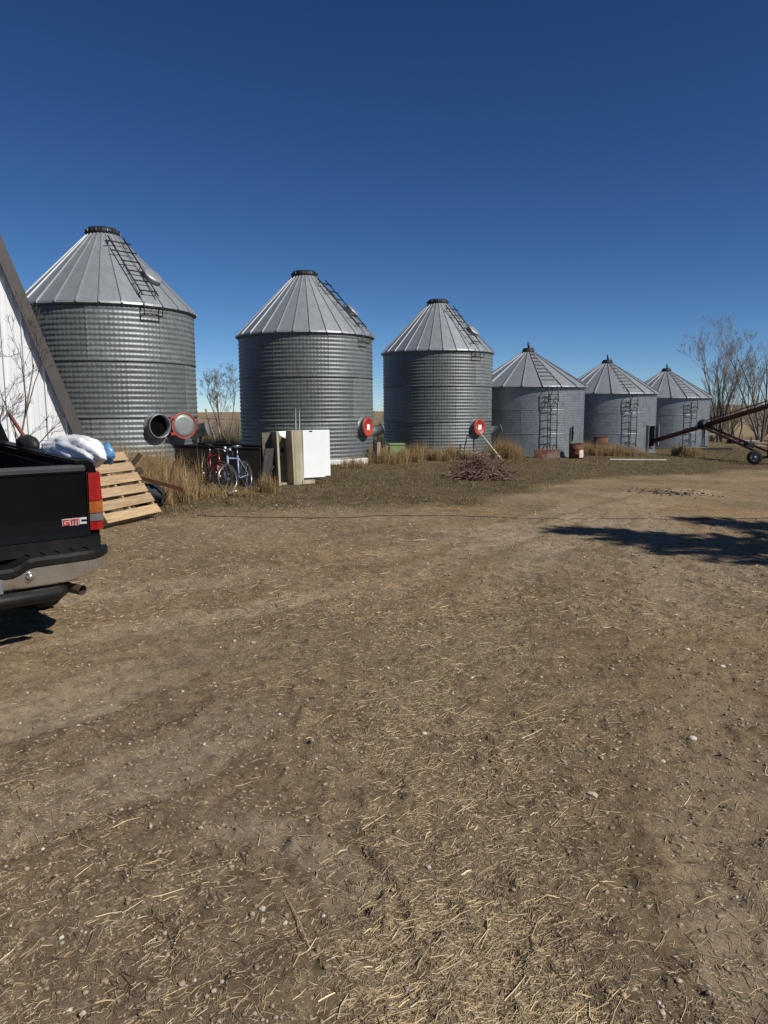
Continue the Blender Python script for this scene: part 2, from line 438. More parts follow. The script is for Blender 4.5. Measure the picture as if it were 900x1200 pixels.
# ------------------------------------------------------------------ grain bins
def sheet_mesh(name, rad, ang, h, pitch, amp, ncol, segs, damp, mat_, lap=0.02, bolts=True, rows_per=6):
    n_r = int(round(h / pitch)) * rows_per; n_c = ncol * segs
    u = np.linspace(0, 1, n_c + 1); w = np.linspace(0, 1, n_r + 1)
    U, W = np.meshgrid(u, w)
    z = W * (h + lap)
    corr = np.cos(2 * math.pi * z / pitch)
    r = rad + amp * corr + damp * np.cos(2 * math.pi * U * ncol) * (0.5 + 0.5 * corr) + 0.005 * (1 - U) - 0.004 * W
    a = U * ang
    v = np.c_[(r * np.cos(a)).ravel(), (r * np.sin(a)).ravel(), z.ravel()]
    i = np.arange(n_r)[:, None] * (n_c + 1); j = np.arange(n_c)[None, :]
    f = np.stack([i + j, i + j + 1, i + n_c + 2 + j, i + n_c + 1 + j], -1).reshape(-1, 4)
    mb = MB(); mb.add(v.tolist(), f.tolist(), True)
    if bolts:
        for k in range(int(h / pitch)):
            zz = (k + 0.5) * pitch; rb = rad + amp + 0.010
            for s_ in (0.012,):
                t0 = s_ / rad
                b0 = []
                for (da, dz) in ((-.008, -.008), (.008, -.008), (.008, .008), (-.008, .008)):
                    t = t0 + da / rad; b0.append(((rb - 0.02) * math.cos(t), (rb - 0.02) * math.sin(t), zz + dz))
                b0.append((rb * math.cos(t0), rb * math.sin(t0), zz))
                mb.add(b0, [(0, 1, 4), (1, 2, 4), (2, 3, 4), (3, 0, 4)])
    return mb.mesh(name, mat_)

def roof_panel_mesh(name, r0, r1, z0, z1, n, mat_, rib=0.030, ribw=0.03):
    """one pie slice of the cone with a raised standing rib on one side and a turned-down eave lip"""
    a = 2 * math.pi / n; mb = MB(); v = []
    slope = math.atan2(z1 - z0, r0 - r1); nx, nzv = math.sin(slope), math.cos(slope)
    ts = [0, 0.33, 0.66, 1]
    rows = [(r0 + 0.012, z0 - 0.05, 0.0)] + [(r0 + (r1 - r0) * t, z0 + (z1 - z0) * t, 1.0) for t in ts]
    for (r, z, on) in rows:
        rs = min(1.0, 0.45 + 0.55 * r / r0) * rib; ww = ribw * (0.5 + 0.5 * r / r0) / max(r, 0.05)
        for (ph, hh) in ((0, 0.0), (0, rs), (ww, rs), (ww * 1.25, 0.0), (a * 0.5, -0.004), (a, 0.0)):
            ph = min(ph, a)
            hgt = hh if on else hh * 0.9
            v.append(((r + hgt * nx) * math.cos(ph), (r + hgt * nx) * math.sin(ph), z + hgt * nzv))
    m = 6; f = []
    for i in range(len(rows) - 1):
        for k in range(m - 1):
            f.append((i * m + k, i * m + k + 1, (i + 1) * m + k + 1, (i + 1) * m + k))
    mb.add(v, f)
    return mb.mesh(name, mat_)

def frame_at(ang, r, z):
    """matrix: local x = tangent (to the viewer's right when facing the wall), y = into the wall, z = up; origin on wall"""
    n = Vector((math.cos(ang), math.sin(ang), 0)); t = Vector((-math.sin(ang), math.cos(ang), 0))
    M = Matrix((( t.x, -n.x, 0, n.x * r), (t.y, -n.y, 0, n.y * r), (0, 0, 1, z), (0, 0, 0, 1)))
    return M

def axis_matrix(p, d, up=Vector((0, 0, 1))):
    """matrix whose local z axis points along d at p"""
    d = Vector(d).normalized(); u = up - d * up.dot(d)
    if u.length < 1e-4: u = d.orthogonal()
    u.normalize(); w = u.cross(d)
    return Matrix(((w.x, u.x, d.x, p[0]), (w.y, u.y, d.y, p[1]), (w.z, u.z, d.z, p[2]), (0, 0, 0, 1)))

BIG = dict(r=2.2, tiers=3, th=1.35, nsh=8, np=28, cap=0.38, rise=1.98)
SMALL = dict(r=2.5, tiers=3, th=1.0, nsh=8, np=20, cap=0.2, rise=1.58)
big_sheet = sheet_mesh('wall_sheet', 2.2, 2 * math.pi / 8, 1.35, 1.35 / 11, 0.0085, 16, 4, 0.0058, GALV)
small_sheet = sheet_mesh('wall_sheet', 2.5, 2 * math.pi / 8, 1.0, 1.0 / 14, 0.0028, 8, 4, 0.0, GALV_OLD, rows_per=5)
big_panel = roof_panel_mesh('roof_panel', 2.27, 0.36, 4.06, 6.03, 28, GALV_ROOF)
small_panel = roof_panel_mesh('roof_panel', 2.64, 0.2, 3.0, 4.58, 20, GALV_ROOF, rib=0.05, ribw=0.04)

def part_empty(name, parent):
    o = bpy.data.objects.new(name, None); link(o); o.empty_display_size = 0.1; return setpar(o, parent)

def ladder(parent, M, h, w, off, nr, name='ladder', rail=0.020, rung=0.017, z0=0.0):
    """wall ladder standing off the wall by `off`; M maps local (x tangent, y into wall, z up)"""
    o = part_empty(name, parent)
    for s in (-1, 1): MB().tube([M @ Vector((s * w / 2, -off, z0)), M @ Vector((s * w / 2, -off, z0 + h))], rail, 6).build('rail', LADDER, o)
    for k in range(nr):
        zz = z0 + h * (k + 0.5) / nr
        MB().tube([M @ Vector((-w / 2, -off, zz)), M @ Vector((w / 2, -off, zz))], rung, 5).build('rung', LADDER, o)
    for zz in (z0 + 0.05, z0 + h * 0.93):
        for s in (-1, 1): MB().tube([M @ Vector((s * w / 2, -off, zz)), M @ Vector((s * w / 2, 0.01, zz + 0.16))], rail * 0.8, 5).build('bracket', LADDER, o)
    return o

def roof_ladder(parent, ang, r0, z0, r1, z1, w, nr, lift=0.10):
    n = Vector((math.cos(ang), math.sin(ang), 0)); t = Vector((-math.sin(ang), math.cos(ang), 0))
    sl = math.atan2(z1 - z0, r0 - r1); nn = n * math.sin(sl) + Vector((0, 0, math.cos(sl)))
    a = n * r0 + Vector((0, 0, z0)) + nn * lift; b = n * r1 + Vector((0, 0, z1)) + nn * lift
    o = part_empty('roof_ladder', parent)
    for s in (-1, 1): MB().tube([a + t * s * w / 2, b + t * s * w / 2], 0.018, 6).build('rail', DARK, o)
    for k in range(nr):
        p = a + (b - a) * ((k + 0.4) / nr)
        ext = 0.03 if k < nr - 2 else 0.12
        MB().tube([p - t * (w / 2 + ext), p + t * (w / 2 + ext)], 0.018, 5).build('rung', DARK, o)
    for q in (0.06, 0.5, 0.94):
        p = a + (b - a) * q
        for s in (-1, 1): MB().tube([p + t * s * w / 2, p + t * s * w / 2 - nn * (lift + 0.02)], 0.01, 5).build('bracket', DARK, o)
    return o

def shell(name, label, loc, big, rotz=0.0, scale=(1, 1)):
    S = BIG if big else SMALL
    t = thing(name, label, 'grain bin', loc, (0, 0, 0), 'grain bins in a row')
    sh, pn = (big_sheet, big_panel) if big else (small_sheet, small_panel)
    for k in range(S['tiers']):
        for i in range(S['nsh']):
            a = 2 * math.pi * i / S['nsh'] + (k % 2) * math.pi / S['nsh'] + rotz
            inst('wall_sheet', sh, t, (0, 0, k * S['th']), (R(rnd.uniform(-.12, .12)), R(rnd.uniform(-.12, .12)), a))
    for i in range(S['np']):
        inst('roof_panel', pn, t, (0, 0, 0), (0, 0, 2 * math.pi * i / S['np'] + rotz * 0.37))
    return t

def big_bin(loc, label, port, lid_open, roty):
    S = BIG; t = shell('grain_bin', label, loc, True, roty)
    MB().lathe([(2.34, -0.30), (2.34, 0.10), (2.30, 0.13), (0.5, 0.135)], 48, smooth=False).build('concrete_base', CONC, t)
    # bolted black collar and low lid at the peak
    cap = MB(); cap.lathe([(0.30, 5.96), (0.40, 6.0), (0.425, 6.02), (0.425, 6.10), (0.39, 6.115), (0.37, 6.16), (0.05, 6.20), (0.0, 6.2)], 28)
    cp = cap.build('roof_cap', DARK, t)
    for k in range(20):
        a = 2 * math.pi * k / 20
        MB().box((0.43 * math.cos(a), 0.43 * math.sin(a), 6.075), (0.03, 0.02, 0.075), Matrix.Rotation(a, 3, 'Z')).build('clamp', GREY_TUBE if k % 2 else DARK, cp)
    # dark eave flashing
    MB().lathe([(2.206, 3.97), (2.225, 3.97), (2.245, 4.03), (2.215, 4.05)], 64).build('eave_ring', GREY_TUBE, t)
    # tier seams
    for k in (1, 2):
        MB().lathe([(2.205, k * 1.35 - 0.03), (2.222, k * 1.35 - 0.022), (2.222, k * 1.35 + 0.022), (2.205, k * 1.35 + 0.03)], 64).build('seam_band', GALV, t)
    la = R(port)
    roof_ladder(t, la, 2.16, 4.2, 0.60, 5.80, 0.42, 6)
    # step bracket under the eave
    M = frame_at(la, 2.2, 0)
    sb = MB()
    for zz in (3.78, 3.96):
        sb.tube([M @ Vector((-0.24, 0, zz)), M @ Vector((-0.24, -0.14, zz)), M @ Vector((0.24, -0.14, zz)), M @ Vector((0.24, 0, zz))], 0.014, 5)
    sb.tube([M @ Vector((-0.24, -0.14, 3.78)), M @ Vector((-0.24, -0.14, 4.08))], 0.012, 5)
    sb.tube([M @ Vector((0.24, -0.14, 3.78)), M @ Vector((0.24, -0.14, 4.08))], 0.012, 5)
    sb.build('step_bracket', DARK, t)
    # round roof hatch beside the ladder
    ha = la + 0.30; rr, zz = 1.55, 4.06 + (2.27 - 1.55) * 1.97 / 1.91
    n = Vector((math.cos(ha), math.sin(ha), 0)); sl = math.atan2(1.97, 1.91); nn = n * math.sin(sl) + Vector((0, 0, math.cos(sl)))
    MH = axis_matrix(n * rr + Vector((0, 0, zz)), nn)
    MB().lathe([(0.25, -0.05), (0.25, 0.09), (0.275, 0.09), (0.275, 0.12), (0.2, 0.145), (0.0, 0.15)], 20, MH).build('roof_hatch', GALV_ROOF, t)
    # round unloading port low on the wall
    pz = 1.12
    P = Vector((math.cos(la) * 2.2, math.sin(la) * 2.2, pz)); d = Vector((math.cos(la), math.sin(la), 0))
    MP = axis_matrix(P, d)
    if lid_open:
        L = 0.20
        MB().lathe([(0.0, 0.03), (0.27, 0.03)], 24, MP).build('port_shade_disc', mat('bin_interior_shade', (0.005, 0.005, 0.005), rough=1.0, spec=0.0), t)  # black disc paints the unlit bin inside; no hole behind it
        MB().lathe([(0.272, 0.02), (0.272, L), (0.30, L), (0.30, L - 0.03), (0.283, L - 0.03), (0.283, 0.0), (0.33, 0.0), (0.33, -0.03)], 32, MP).build('unloading_port', GALV_OLD, t)
        # lid swung wide open on its hinge beside the port
        tdir = Vector((-math.sin(la), math.cos(la), 0))
        c = P + tdir * 0.66 + d * 0.20
        ld = (d * 0.90 - tdir * 0.12 + Vector((0, 0, 0.03)))
        ML = axis_matrix(c, ld)
        lid = MB(); lid.lathe([(0.31, -0.05), (0.335, -0.05), (0.335, 0.025), (0.300, 0.025), (0.300, 0.0)], 32, ML)
        lo = lid.build('port_lid', RED, t)
        MB().lathe([(0.302, -0.045), (0.302, 0.012), (0.2, 0.02), (0.0, 0.022)], 32, ML).build('lid_face', DISC, lo)
        for dz in (0.2, -0.2):
            MB().box(P + tdir * 0.345 + d * 0.19 + Vector((0, 0, dz)), (0.14, 0.06, 0.07), Matrix.Rotation(la + math.pi / 2, 3, 'Z'), 0.01).build('hinge', RED, lo)
    else:
        MB().lathe([(0.33, -0.03), (0.33, 0.0), (0.295, 0.0), (0.295, 0.14), (0.32, 0.14), (0.32, 0.16)], 32, MP).build('unloading_port', GREY_TUBE, t)
        lid = MB(); lid.lathe([(0.315, 0.14), (0.315, 0.185), (0.30, 0.20), (0.255, 0.205), (0.245, 0.193), (0.0, 0.195)], 32, MP)
        lo = lid.build('port_lid', RED, t)
        MS = MP @ Matrix.Translation((0, 0, 0.1985))
        s = MB(); s.add([MS @ Vector(p) for p in ((-.085, -.09, 0), (.085, -.09, 0), (.085, .09, 0), (-.085, .09, 0), (-.085, -.09, -.004), (.085, -.09, -.004), (.085, .09, -.004), (-.085, .09, -.004))],
                        [(0, 1, 2, 3), (0, 4, 5, 1), (1, 5, 6, 2), (2, 6, 7, 3), (3, 7, 4, 0)]); s.build('sticker', LABELW, lo)
        MB().tube([MP @ Vector((-0.30, -0.10, 0.15)), MP @ Vector((-0.33, -0.12, 0.17)), MP @ Vector((-0.26, -0.2, 0.17))], 0.02, 6).build('latch', DARK, lo)
    # aeration tube farther round the wall
    fa = la + R(42 if not lid_open else 36); fd = Vector((math.cos(fa), math.sin(fa), 0))
    fp = fd * 2.15 + Vector((0, 0, 0.92))
    fo = (fd + Vector((-math.sin(fa), math.cos(fa), 0)) * 0.15 + Vector((0, 0, 0.22))).normalized()
    MF = axis_matrix(fp, fo)
    tb = MB().lathe([(0.20, 0.0), (0.175, 0.42), (0.19, 0.42), (0.19, 0.46)], 20, MF).build('aeration_tube', GREY_TUBE, t)
    MB().lathe([(0.19, 0.455), (0.165, 0.475), (0.0, 0.478)], 20, MF).build('end_disc', DISC, tb)
    MB().box(fd * 2.42 + Vector((0, 0, 0.42)), (0.05, 0.05, 0.86), Matrix.Rotation(fa, 3, 'Z')).build('tube_prop', DARK, t)
    return t

bin1 = big_bin((-7.25, 19.83, 0.20), 'large corrugated grain bin with an open round port, beside the white shed', -43, True, 0.13)
bin2 = big_bin((-2.56, 24.9, 0.03), 'large corrugated grain bin with a red port lid, standing behind the discarded freezer', -30, False, 0.42)
bin3 = big_bin((2.21, 30.34, -0.10), 'large corrugated grain bin with a red port lid, standing behind the brush pile', -51, False, 0.65)

def small_bin(loc, label, lad_ang, kind, rot):
    t = shell('grain_bin', label, loc, False, rot)
    MB().lathe([(2.56, -0.35), (2.56, 0.03), (2.52, 0.05), (1.0, 0.055)], 48, smooth=False).build('base_ring', RUST if kind == 'far' else GREY_TUBE, t)
    cap = MB(); cap.lathe([(0.16, 4.55), (0.27, 4.56), (0.27, 4.64), (0.24, 4.66), (0.22, 4.73), (0.0, 4.76)], 18)
    cp = cap.build('roof_cap', DARK, t)
    MB().tube([(0.02, -0.1, 4.70), (-0.03, -0.1, 4.90), (-0.02, -0.09, 5.0)], [0.05, 0.04, 0.025], 8).build('lid_lever', DARK, cp)
    MB().tube([(-0.02, -0.09, 4.98), (0.30, 0.0, 4.64)], 0.012, 5).build('lever_rod', GREY_TUBE, cp)
    MB().lathe([(2.505, 2.95), (2.53, 2.95), (2.53, 3.01), (2.505, 3.015)], 64).build('eave_ring', DARK, t)
    for k in (1, 2):
        MB().lathe([(2.503, k - 0.012), (2.511, k - 0.006), (2.511, k + 0.012), (2.503, k + 0.02)], 64).build('seam_band', GALV_OLD, t)
    la = R(lad_ang); M = frame_at(la, 2.5, 0)
    # wall ladder in two lengths, both standing well off the wall
    ladder(t, M, 1.95, 0.42, 0.20, 6, z0=0.35)
    ladder(t, M, 0.62, 0.42, 0.24, 3, z0=2.32)
    # roof steps between two standing ribs
    n = Vector((math.cos(la), math.sin(la), 0)); tt = Vector((-math.sin(la), math.cos(la), 0))
    sl = math.atan2(1.56, 2.37); nn = n * math.sin(sl) + Vector((0, 0, math.cos(sl)))
    for k in range(8):
        q = 0.12 + 0.76 * k / 7; rr = 2.57 - 2.37 * q; zz = 3.02 + 1.56 * q
        hw = rr * math.pi / 20 * 0.93
        p = n * (rr * math.cos(math.pi / 20)) + Vector((0, 0, zz)) + nn * 0.06
        MB().box(p, (0.05, hw * 2, 0.06), Matrix((n * math.cos(sl) - Vector((0, 0, math.sin(sl))), tt, nn)).transposed()).build('roof_step', GALV_ROOF, t)
    da = R(-46)
    MD = frame_at(da, 2.5, 0)
    if kind == 'door':
        fr = MB()
        for s in (-1, 1): fr.box(MD @ Vector((s * 0.33, -0.03, 0.85)), (0.06, 0.12, 1.05), MD.to_3x3())
        fr.box(MD @ Vector((0, -0.03, 1.39)), (0.72, 0.12, 0.06), MD.to_3x3()); fr.box(MD @ Vector((0, -0.03, 0.32)), (0.72, 0.12, 0.06), MD.to_3x3())
        do = fr.build('door_frame', GALV_OLD, t)
        MB().box(MD @ Vector((0, -0.012, 0.85)), (0.6, 0.03, 1.02), MD.to_3x3()).build('doorway_shade', mat('bin_interior_shade', (0.006, 0.006, 0.006), rough=1.0), do)  # black slab stands for the dark interior; the wall is uncut
        q = Matrix.Rotation(R(70), 3, 'Z')
        MB().box(MD @ Vector((0.45, -0.12, 0.9)), (0.10, 0.24, 1.0), MD.to_3x3()).build('door_leaf', GALV_OLD, do)
    else:
        fr = MB()
        for s in (-1, 1): fr.box(MD @ Vector((s * 0.36, -0.015, 0.72)), (0.03, 0.035, 1.0), MD.to_3x3())
        fr.box(MD @ Vector((0, -0.015, 1.235)), (0.75, 0.035, 0.03), MD.to_3x3())
        do = fr.build('door_frame', GALV_OLD, t)
        MB().box(MD @ Vector((0, -0.012, 0.72)), (0.69, 0.02, 1.0), MD.to_3x3()).build('door_leaf', GALV_OLD, do)
        MB().box(MD @ Vector((-0.28, -0.06, 0.98)), (0.05, 0.05, 0.62), MD.to_3x3()).build('door_bar', DARK, do)
        MB().box(MD @ Vector((-0.17, -0.04, 1.0)), (0.05, 0.04, 0.05), MD.to_3x3()).build('door_latch', DARK, do)
    return t
bin4 = small_bin((6.49, 33.48, -0.33), 'low grain bin with ladder and a rusty barrel at its hatch', -78, 'hatch', 0.10)
bin5 = small_bin((11.6, 38.68, -0.52), 'low grain bin with the auger reaching into its dark doorway', -78, 'door', 0.33)
bin6 = small_bin((16.84, 44.36, -0.66), 'low grain bin at the tree end of the row, behind the auger tube', -76, 'far', 0.21)
# ------------------------------------------------------------------ white metal shed with a steep brown-trimmed roof edge
def make_shed():
    hd = R(35)
    fw = Vector((-math.sin(hd), math.cos(hd), 0)); lf = Vector((-math.cos(hd), -math.sin(hd), 0))
    P = Vector((-4.9, 13.0, 0.02))
    t = thing('metal_shed', 'white ribbed metal shed with a steep brown roof edge, behind the black pickup', 'shed', P, (0, 0, hd))
    # local: x = right (−lf), y = fw ; wall runs to x<0
    WH = mat('white_siding', (0.66, 0.67, 0.68), (0.74, 0.75, 0.75), scale=1.2, rough=0.42, dirt=(0.50, 0.46, 0.40), dirt_amt=0.35, stretch=(1, 1, 0.25))
    BR = mat('brown_trim', (0.052, 0.045, 0.040), (0.07, 0.061, 0.054), scale=3, rough=0.5)
    SLOPE = 4.27 / 1.455
    KN = (-1.95, 1.95 * SLOPE); RIDGE = (-4.3, 7.6); LK = (-6.65, KN[1]); LB = (-8.6, 0)
    def top(x):
        pts = [(0, 0), KN, RIDGE, LK, LB]
        for (a, b), (c, d) in zip(pts[:-1], pts[1:]):
            if c <= x <= a: return b + (d - b) * (x - a) / (c - a)
        return 0
    # siding sheets 0.9 m wide, major ribs every 0.3 m
    x = 0.0; wsh = 0.9
    while x > -8.55:
        mb = MB(); prof = []
        n = 9
        for k in range(3):
            b = x - k * 0.3
            prof += [(b, 0.0), (b - 0.010, -0.030), (b - 0.036, -0.030), (b - 0.046, 0.0), (b - 0.125, 0.0), (b - 0.130, -0.004), (b - 0.145, -0.004), (b - 0.150, 0), (b - 0.210, 0), (b - 0.215, -0.004), (b - 0.230, -0.004), (b - 0.235, 0.0)]
        prof.append((x - 0.9, 0.0))
        prof = [(max(px, -8.6), py) for px, py in prof]
        v = []
        for px, py in prof: v += [(px, py, -0.1), (px, py, max(top(px) - 0.03, -0.05))]
        f = [(2 * i, 2 * i + 2, 2 * i + 3, 2 * i + 1) for i in range(len(prof) - 1)]
        mb.add(v, f); mb.build('siding_sheet', WH, t); x -= wsh
    # roof slabs running back from the gable
    pts = [(0, 0), KN, RIDGE, LK, LB]; D = 4.6
    for (a, b), (c, d) in zip(pts[:-1], pts[1:]):
        nx, nz = (b - d), (c - a); L = math.hypot(nx, nz); nx, nz = -nx / L, -nz / L
        if nz < 0 : nx, nz = -nx, -nz
        if abs(nz) < 0.5: nx = abs(nx) * (1 if a > -4.3 else -1)
        th = 0.05
        mb = MB(); mb.prism([(a, b), (c, d), (c + nx * th, d + nz * th), (a + nx * th, b + nz * th)], -0.09, D); mb.build('roof_slab', BR, t)
        # broad rake trim on the gable face
        w_ = 0.12
        mb = MB(); mb.prism([(a + nx * 0.056, b + nz * 0.056), (c + nx * 0.056, d + nz * 0.056), (c - nx * w_, d - nz * w_), (a - nx * w_, b - nz * w_)], -0.125, -0.095); mb.build('rake_trim', BR, t)
    # rear wall
    mb = MB(); mb.prism([(p[0], p[1]) for p in pts], D - 0.05, D - 0.01); mb.build('rear_wall', WH, t)
make_shed()

# ------------------------------------------------------------------ black pickup truck
def make_truck():
    t = thing('pickup_truck', 'black pickup truck parked beside the leaning wooden pallet', 'pickup truck', (-3.571, 5.537, 0.015), (R(2.53), 0, R(42.8)))
    PAINT = mat('black_paint', (0.0025, 0.0025, 0.003), (0.004, 0.004, 0.004), scale=3, rough=0.28, spec=0.14, dirt=(0.03, 0.026, 0.022), dirt_amt=0.10)
    PLAST = mat('black_plastic', (0.005, 0.005, 0.005), (0.010, 0.010, 0.010), scale=14, rough=0.5, spec=0.3, bump=0.001, dirt=(0.05, 0.042, 0.033), dirt_amt=0.2)
    CAPP = mat('tailgate_cap_plastic', (0.028, 0.028, 0.029), (0.04, 0.04, 0.04), scale=9, rough=0.55)
    CHROME = mat('worn_chrome', (0.62, 0.61, 0.57), (0.78, 0.77, 0.73), scale=6, rough=0.14, r2=0.30, metal=0.9, dirt=(0.22, 0.18, 0.13), dirt_amt=0.3)
    TYRE = mat('tyre_rubber', (0.012, 0.012, 0.012), (0.03, 0.028, 0.025), rough=0.85, bump=0.004, bscale=30)
    GLASS = mat('dark_glass', (0.01, 0.012, 0.014), rough=0.05, spec=0.6)
    LRED = mat('lamp_red', (0.22, 0.004, 0.008), (0.34, 0.010, 0.012), scale=26, rough=0.1, coat=1.0)
    LAMB = mat('lamp_amber', (0.26, 0.065, 0.014), (0.38, 0.11, 0.022), scale=26, rough=0.15, coat=1.0)
    LCLR = mat('lamp_clear', (0.09, 0.09, 0.095), (0.16, 0.16, 0.17), scale=26, rough=0.12, coat=1.0)
    FRAMEM = mat('chassis_black', (0.012, 0.011, 0.010), (0.03, 0.025, 0.02), rough=0.9)
    Y0 = -1.1; ZR = 1.335
    # right / left bed sides: profile swept along y with curved shoulder
    def bedside(s):
        prof = [(0.80, ZR - 0.05), (0.80, ZR - 0.004), (0.83, ZR), (0.925, ZR), (0.955, ZR - 0.03), (0.975, ZR - 0.12), (0.985, ZR - 0.30), (0.985, 0.98), (0.965, 0.72), (0.955, 0.60), (0.90, 0.60), (0.90, ZR - 0.05)]
        n = len(prof); ys = [Y0 + 0.02, Y0 + 0.07, Y0 + 0.5, Y0 + 1.0, Y0 + 1.5, Y0 + 2.02]
        mb = MB(); v = []
        for y in ys:
            k = 0.985 if y == ys[0] else 1.0
            v += [(s * (x if x < 0.81 else x * (0.988 if y == ys[0] else 1.0)), y, z) for x, z in prof]
        f = [(i * n + k, i * n + (k + 1) % n, (i + 1) * n + (k + 1) % n, (i + 1) * n + k) for i in range(len(ys) - 1) for k in range(n)]
        f += [tuple(range(n)), tuple(range((len(ys) - 1) * n, len(ys) * n))]
        mb.add(v, f); o = mb.build('bed_side', PAINT, t)
        MB().box((s * 0.872, Y0 + 1.03, ZR + 0.006), (0.11, 1.93, 0.014), None, 0.004).build('rail_cap', PLAST, o)
        # wheel arch lip: dark ring around the rear wheel
        a = MB(); pts = [(s * 0.985, 0.0 + 0.47 * math.cos(q), 0.42 + 0.47 * math.sin(q)) for q in np.linspace(0.15, math.pi - 0.15, 14)]
        a.tube(pts, 0.022, 6); a.build('arch_lip', PLAST, o)
        return o
    for s in (1, -1):
        o = bedside(s)
        # stacked tail lamp wrapping the corner
        L = part_empty('tail_lamp', t)
        zs = [(ZR - 0.075, ZR - 0.285, LRED), (ZR - 0.285, ZR - 0.375, LAMB), (ZR - 0.375, ZR - 0.435, LCLR), (ZR - 0.435, ZR - 0.50, LRED)]
        for z1, z0, m in zs:
            def xo(z): return 0.972 + 0.018 * (1 - ((z - (ZR - 0.38)) / 0.34) ** 2)
            pr = []
            v = []
            for z in (z0 + 0.003, z1 - 0.003):
                x1 = xo(z)
                v += [(s * 0.885, Y0 - 0.004, z), (s * 0.93, Y0 - 0.016, z), (s * (x1 - 0.01), Y0 - 0.008, z), (s * (x1 + 0.006), Y0 + 0.03, z), (s * (x1 + 0.008), Y0 + 0.14, z), (s * 0.885, Y0 + 0.14, z)]
            f = [(k, (k + 1) % 6, 6 + (k + 1) % 6, 6 + k) for k in range(6)] + [tuple(range(6)), tuple(range(6, 12))]
            MB().add(v, f).build('lens', m, L)
        # dark housing between lamp and tailgate
        MB().box((s * 0.882, Y0 + 0.06, ZR - 0.30), (0.012, 0.10, 0.46)).build('lamp_housing', PLAST, L)
    # bed floor, front wall
    MB().box((0, Y0 + 1.02, 0.80), (1.60, 1.98, 0.04)).build('bed_floor', PLAST, t)
    MB().box((0, Y0 + 2.0, 1.06), (1.60, 0.05, 0.52)).build('bed_front', PAINT, t)
    for s in (1, -1): MB().box((s * 0.79, Y0 + 1.02, 1.05), (0.025, 1.9, 0.46)).build('bed_liner', PLAST, t)
    # tailgate
    prof = [(Y0 - 0.012, 0.80), (Y0 - 0.004, 0.84), (Y0 + 0.006, 0.93), (Y0 + 0.006, 1.16), (Y0 + 0.006, 1.235), (Y0 + 0.006, 1.262), (Y0 + 0.07, 1.262), (Y0 + 0.07, 0.80)]
    tg = MB().prism(prof, -0.868, 0.868, 'x').build('tailgate', PAINT, t)
    MB().box((0, Y0 + 0.03, 1.29), (1.735, 0.10, 0.052), None, 0.014).build('tailgate_cap', CAPP, tg)
    MB().prism([(Y0 - 0.020, 0.70), (Y0 - 0.024, 0.795), (Y0 + 0.06, 0.795), (Y0 + 0.06, 0.70)], -0.95, 0.95, 'x').build('lower_trim', PLAST, t)
    h = MB(); h.box((0, Y0 - 0.004, 1.12), (0.20, 0.02, 0.10), None, 0.006); h.build('tailgate_handle', PLAST, tg)
    # GMC lettering: chrome outline with red face, the C face silver to paint in glare
    def strokes(ch, x, z, w, hh):
        q = {'G': [((1, .92), (.08, .92)), ((.08, .92), (.08, .08)), ((.08, .08), (1, .08)), ((.92, .08), (.92, .5)), ((.92, .5), (.55, .5))],
             'M': [((.08, 0), (.08, .92)), ((.08, .92), (.92, .92)), ((.5, .92), (.5, .05)), ((.92, .92), (.92, 0))],
             'C': [((1, .92), (.08, .92)), ((.08, .92), (.08, .08)), ((.08, .08), (1, .08))]}[ch]
        return [((x + a * w, z + b * hh), (x + c * w, z + d * hh)) for (a, b), (c, d) in q]
    SILV = mat('badge_silver', (0.55, 0.55, 0.56), (0.62, 0.62, 0.63), rough=0.3, metal=0.3)
    RB = mat('badge_red', (0.40, 0.012, 0.012), (0.45, 0.015, 0.015), rough=0.25)
    bx = 0.69
    for ch, w in (('G', 0.044), ('M', 0.050), ('C', 0.042)):
        for nm, th, dep, m in (('badge_letter', 0.017, 0.012, SILV), ('letter_face', 0.008, 0.017, SILV if ch == 'C' else RB)):
            mb = MB()
            for i, ((x0, z0), (x1, z1)) in enumerate(strokes(ch, bx, 0.893, w, 0.038)):
                cx, cz = (x0 + x1) / 2, (z0 + z1) / 2; lx, lz = abs(x1 - x0) + th, abs(z1 - z0) + th
                dd = dep + 0.0006 * i
                mb.box((cx, Y0 + 0.004 - dd / 2, cz), (lx, dd, lz))
            mb.build(nm, m, tg)
        bx += w + 0.012
    # step bumper: chrome face bar with wrapped ends, black pad with a dip at the plate
    xs = np.linspace(-0.985, 0.985, 41)
    def face_y(x): return Y0 - 0.17 + 0.14 * max(0.0, (abs(x) - 0.78) / 0.205) ** 2.2
    def dip(x): return 0.055 * (1 - float(sst(0.30, 0.42, abs(x))))
    def low(x): return 0.515 + 0.085 * max(0.0, (abs(x) - 0.66) / 0.325) ** 1.3
    v = []; 
    for x in xs:
        fy = face_y(x); zt = 0.665 - dip(x); zl = low(x)
        v += [(x, Y0 + 0.03, zt), (x, fy + 0.015, zt), (x, fy, zt - 0.012), (x, fy + 0.004, (zt + zl) / 2), (x, fy + 0.012, zl + 0.012), (x, fy + 0.03, zl), (x, Y0 + 0.03, zl)]
    n = 7; f = [(i * n + k, (i + 1) * n + k, (i + 1) * n + (k + 1) % n, i * n + (k + 1) % n) for i in range(40) for k in range(n)] + [tuple(range(n)), tuple(range(40 * n, 41 * n))]
    bm_ = MB().add(v, f, False); bp = bm_.build('bumper', CHROME, t)
    v = []
    for x in xs:
        fy = face_y(x) - 0.012; z1 = 0.722 - dip(x); z0 = 0.662 - dip(x)
        v += [(x * 1.006, Y0 + 0.02, z1 - 0.006), (x * 1.006, fy + 0.02, z1), (x * 1.006, fy, z1 - 0.02), (x * 1.006, fy + 0.004, z0), (x * 1.006, Y0 + 0.02, z0)]
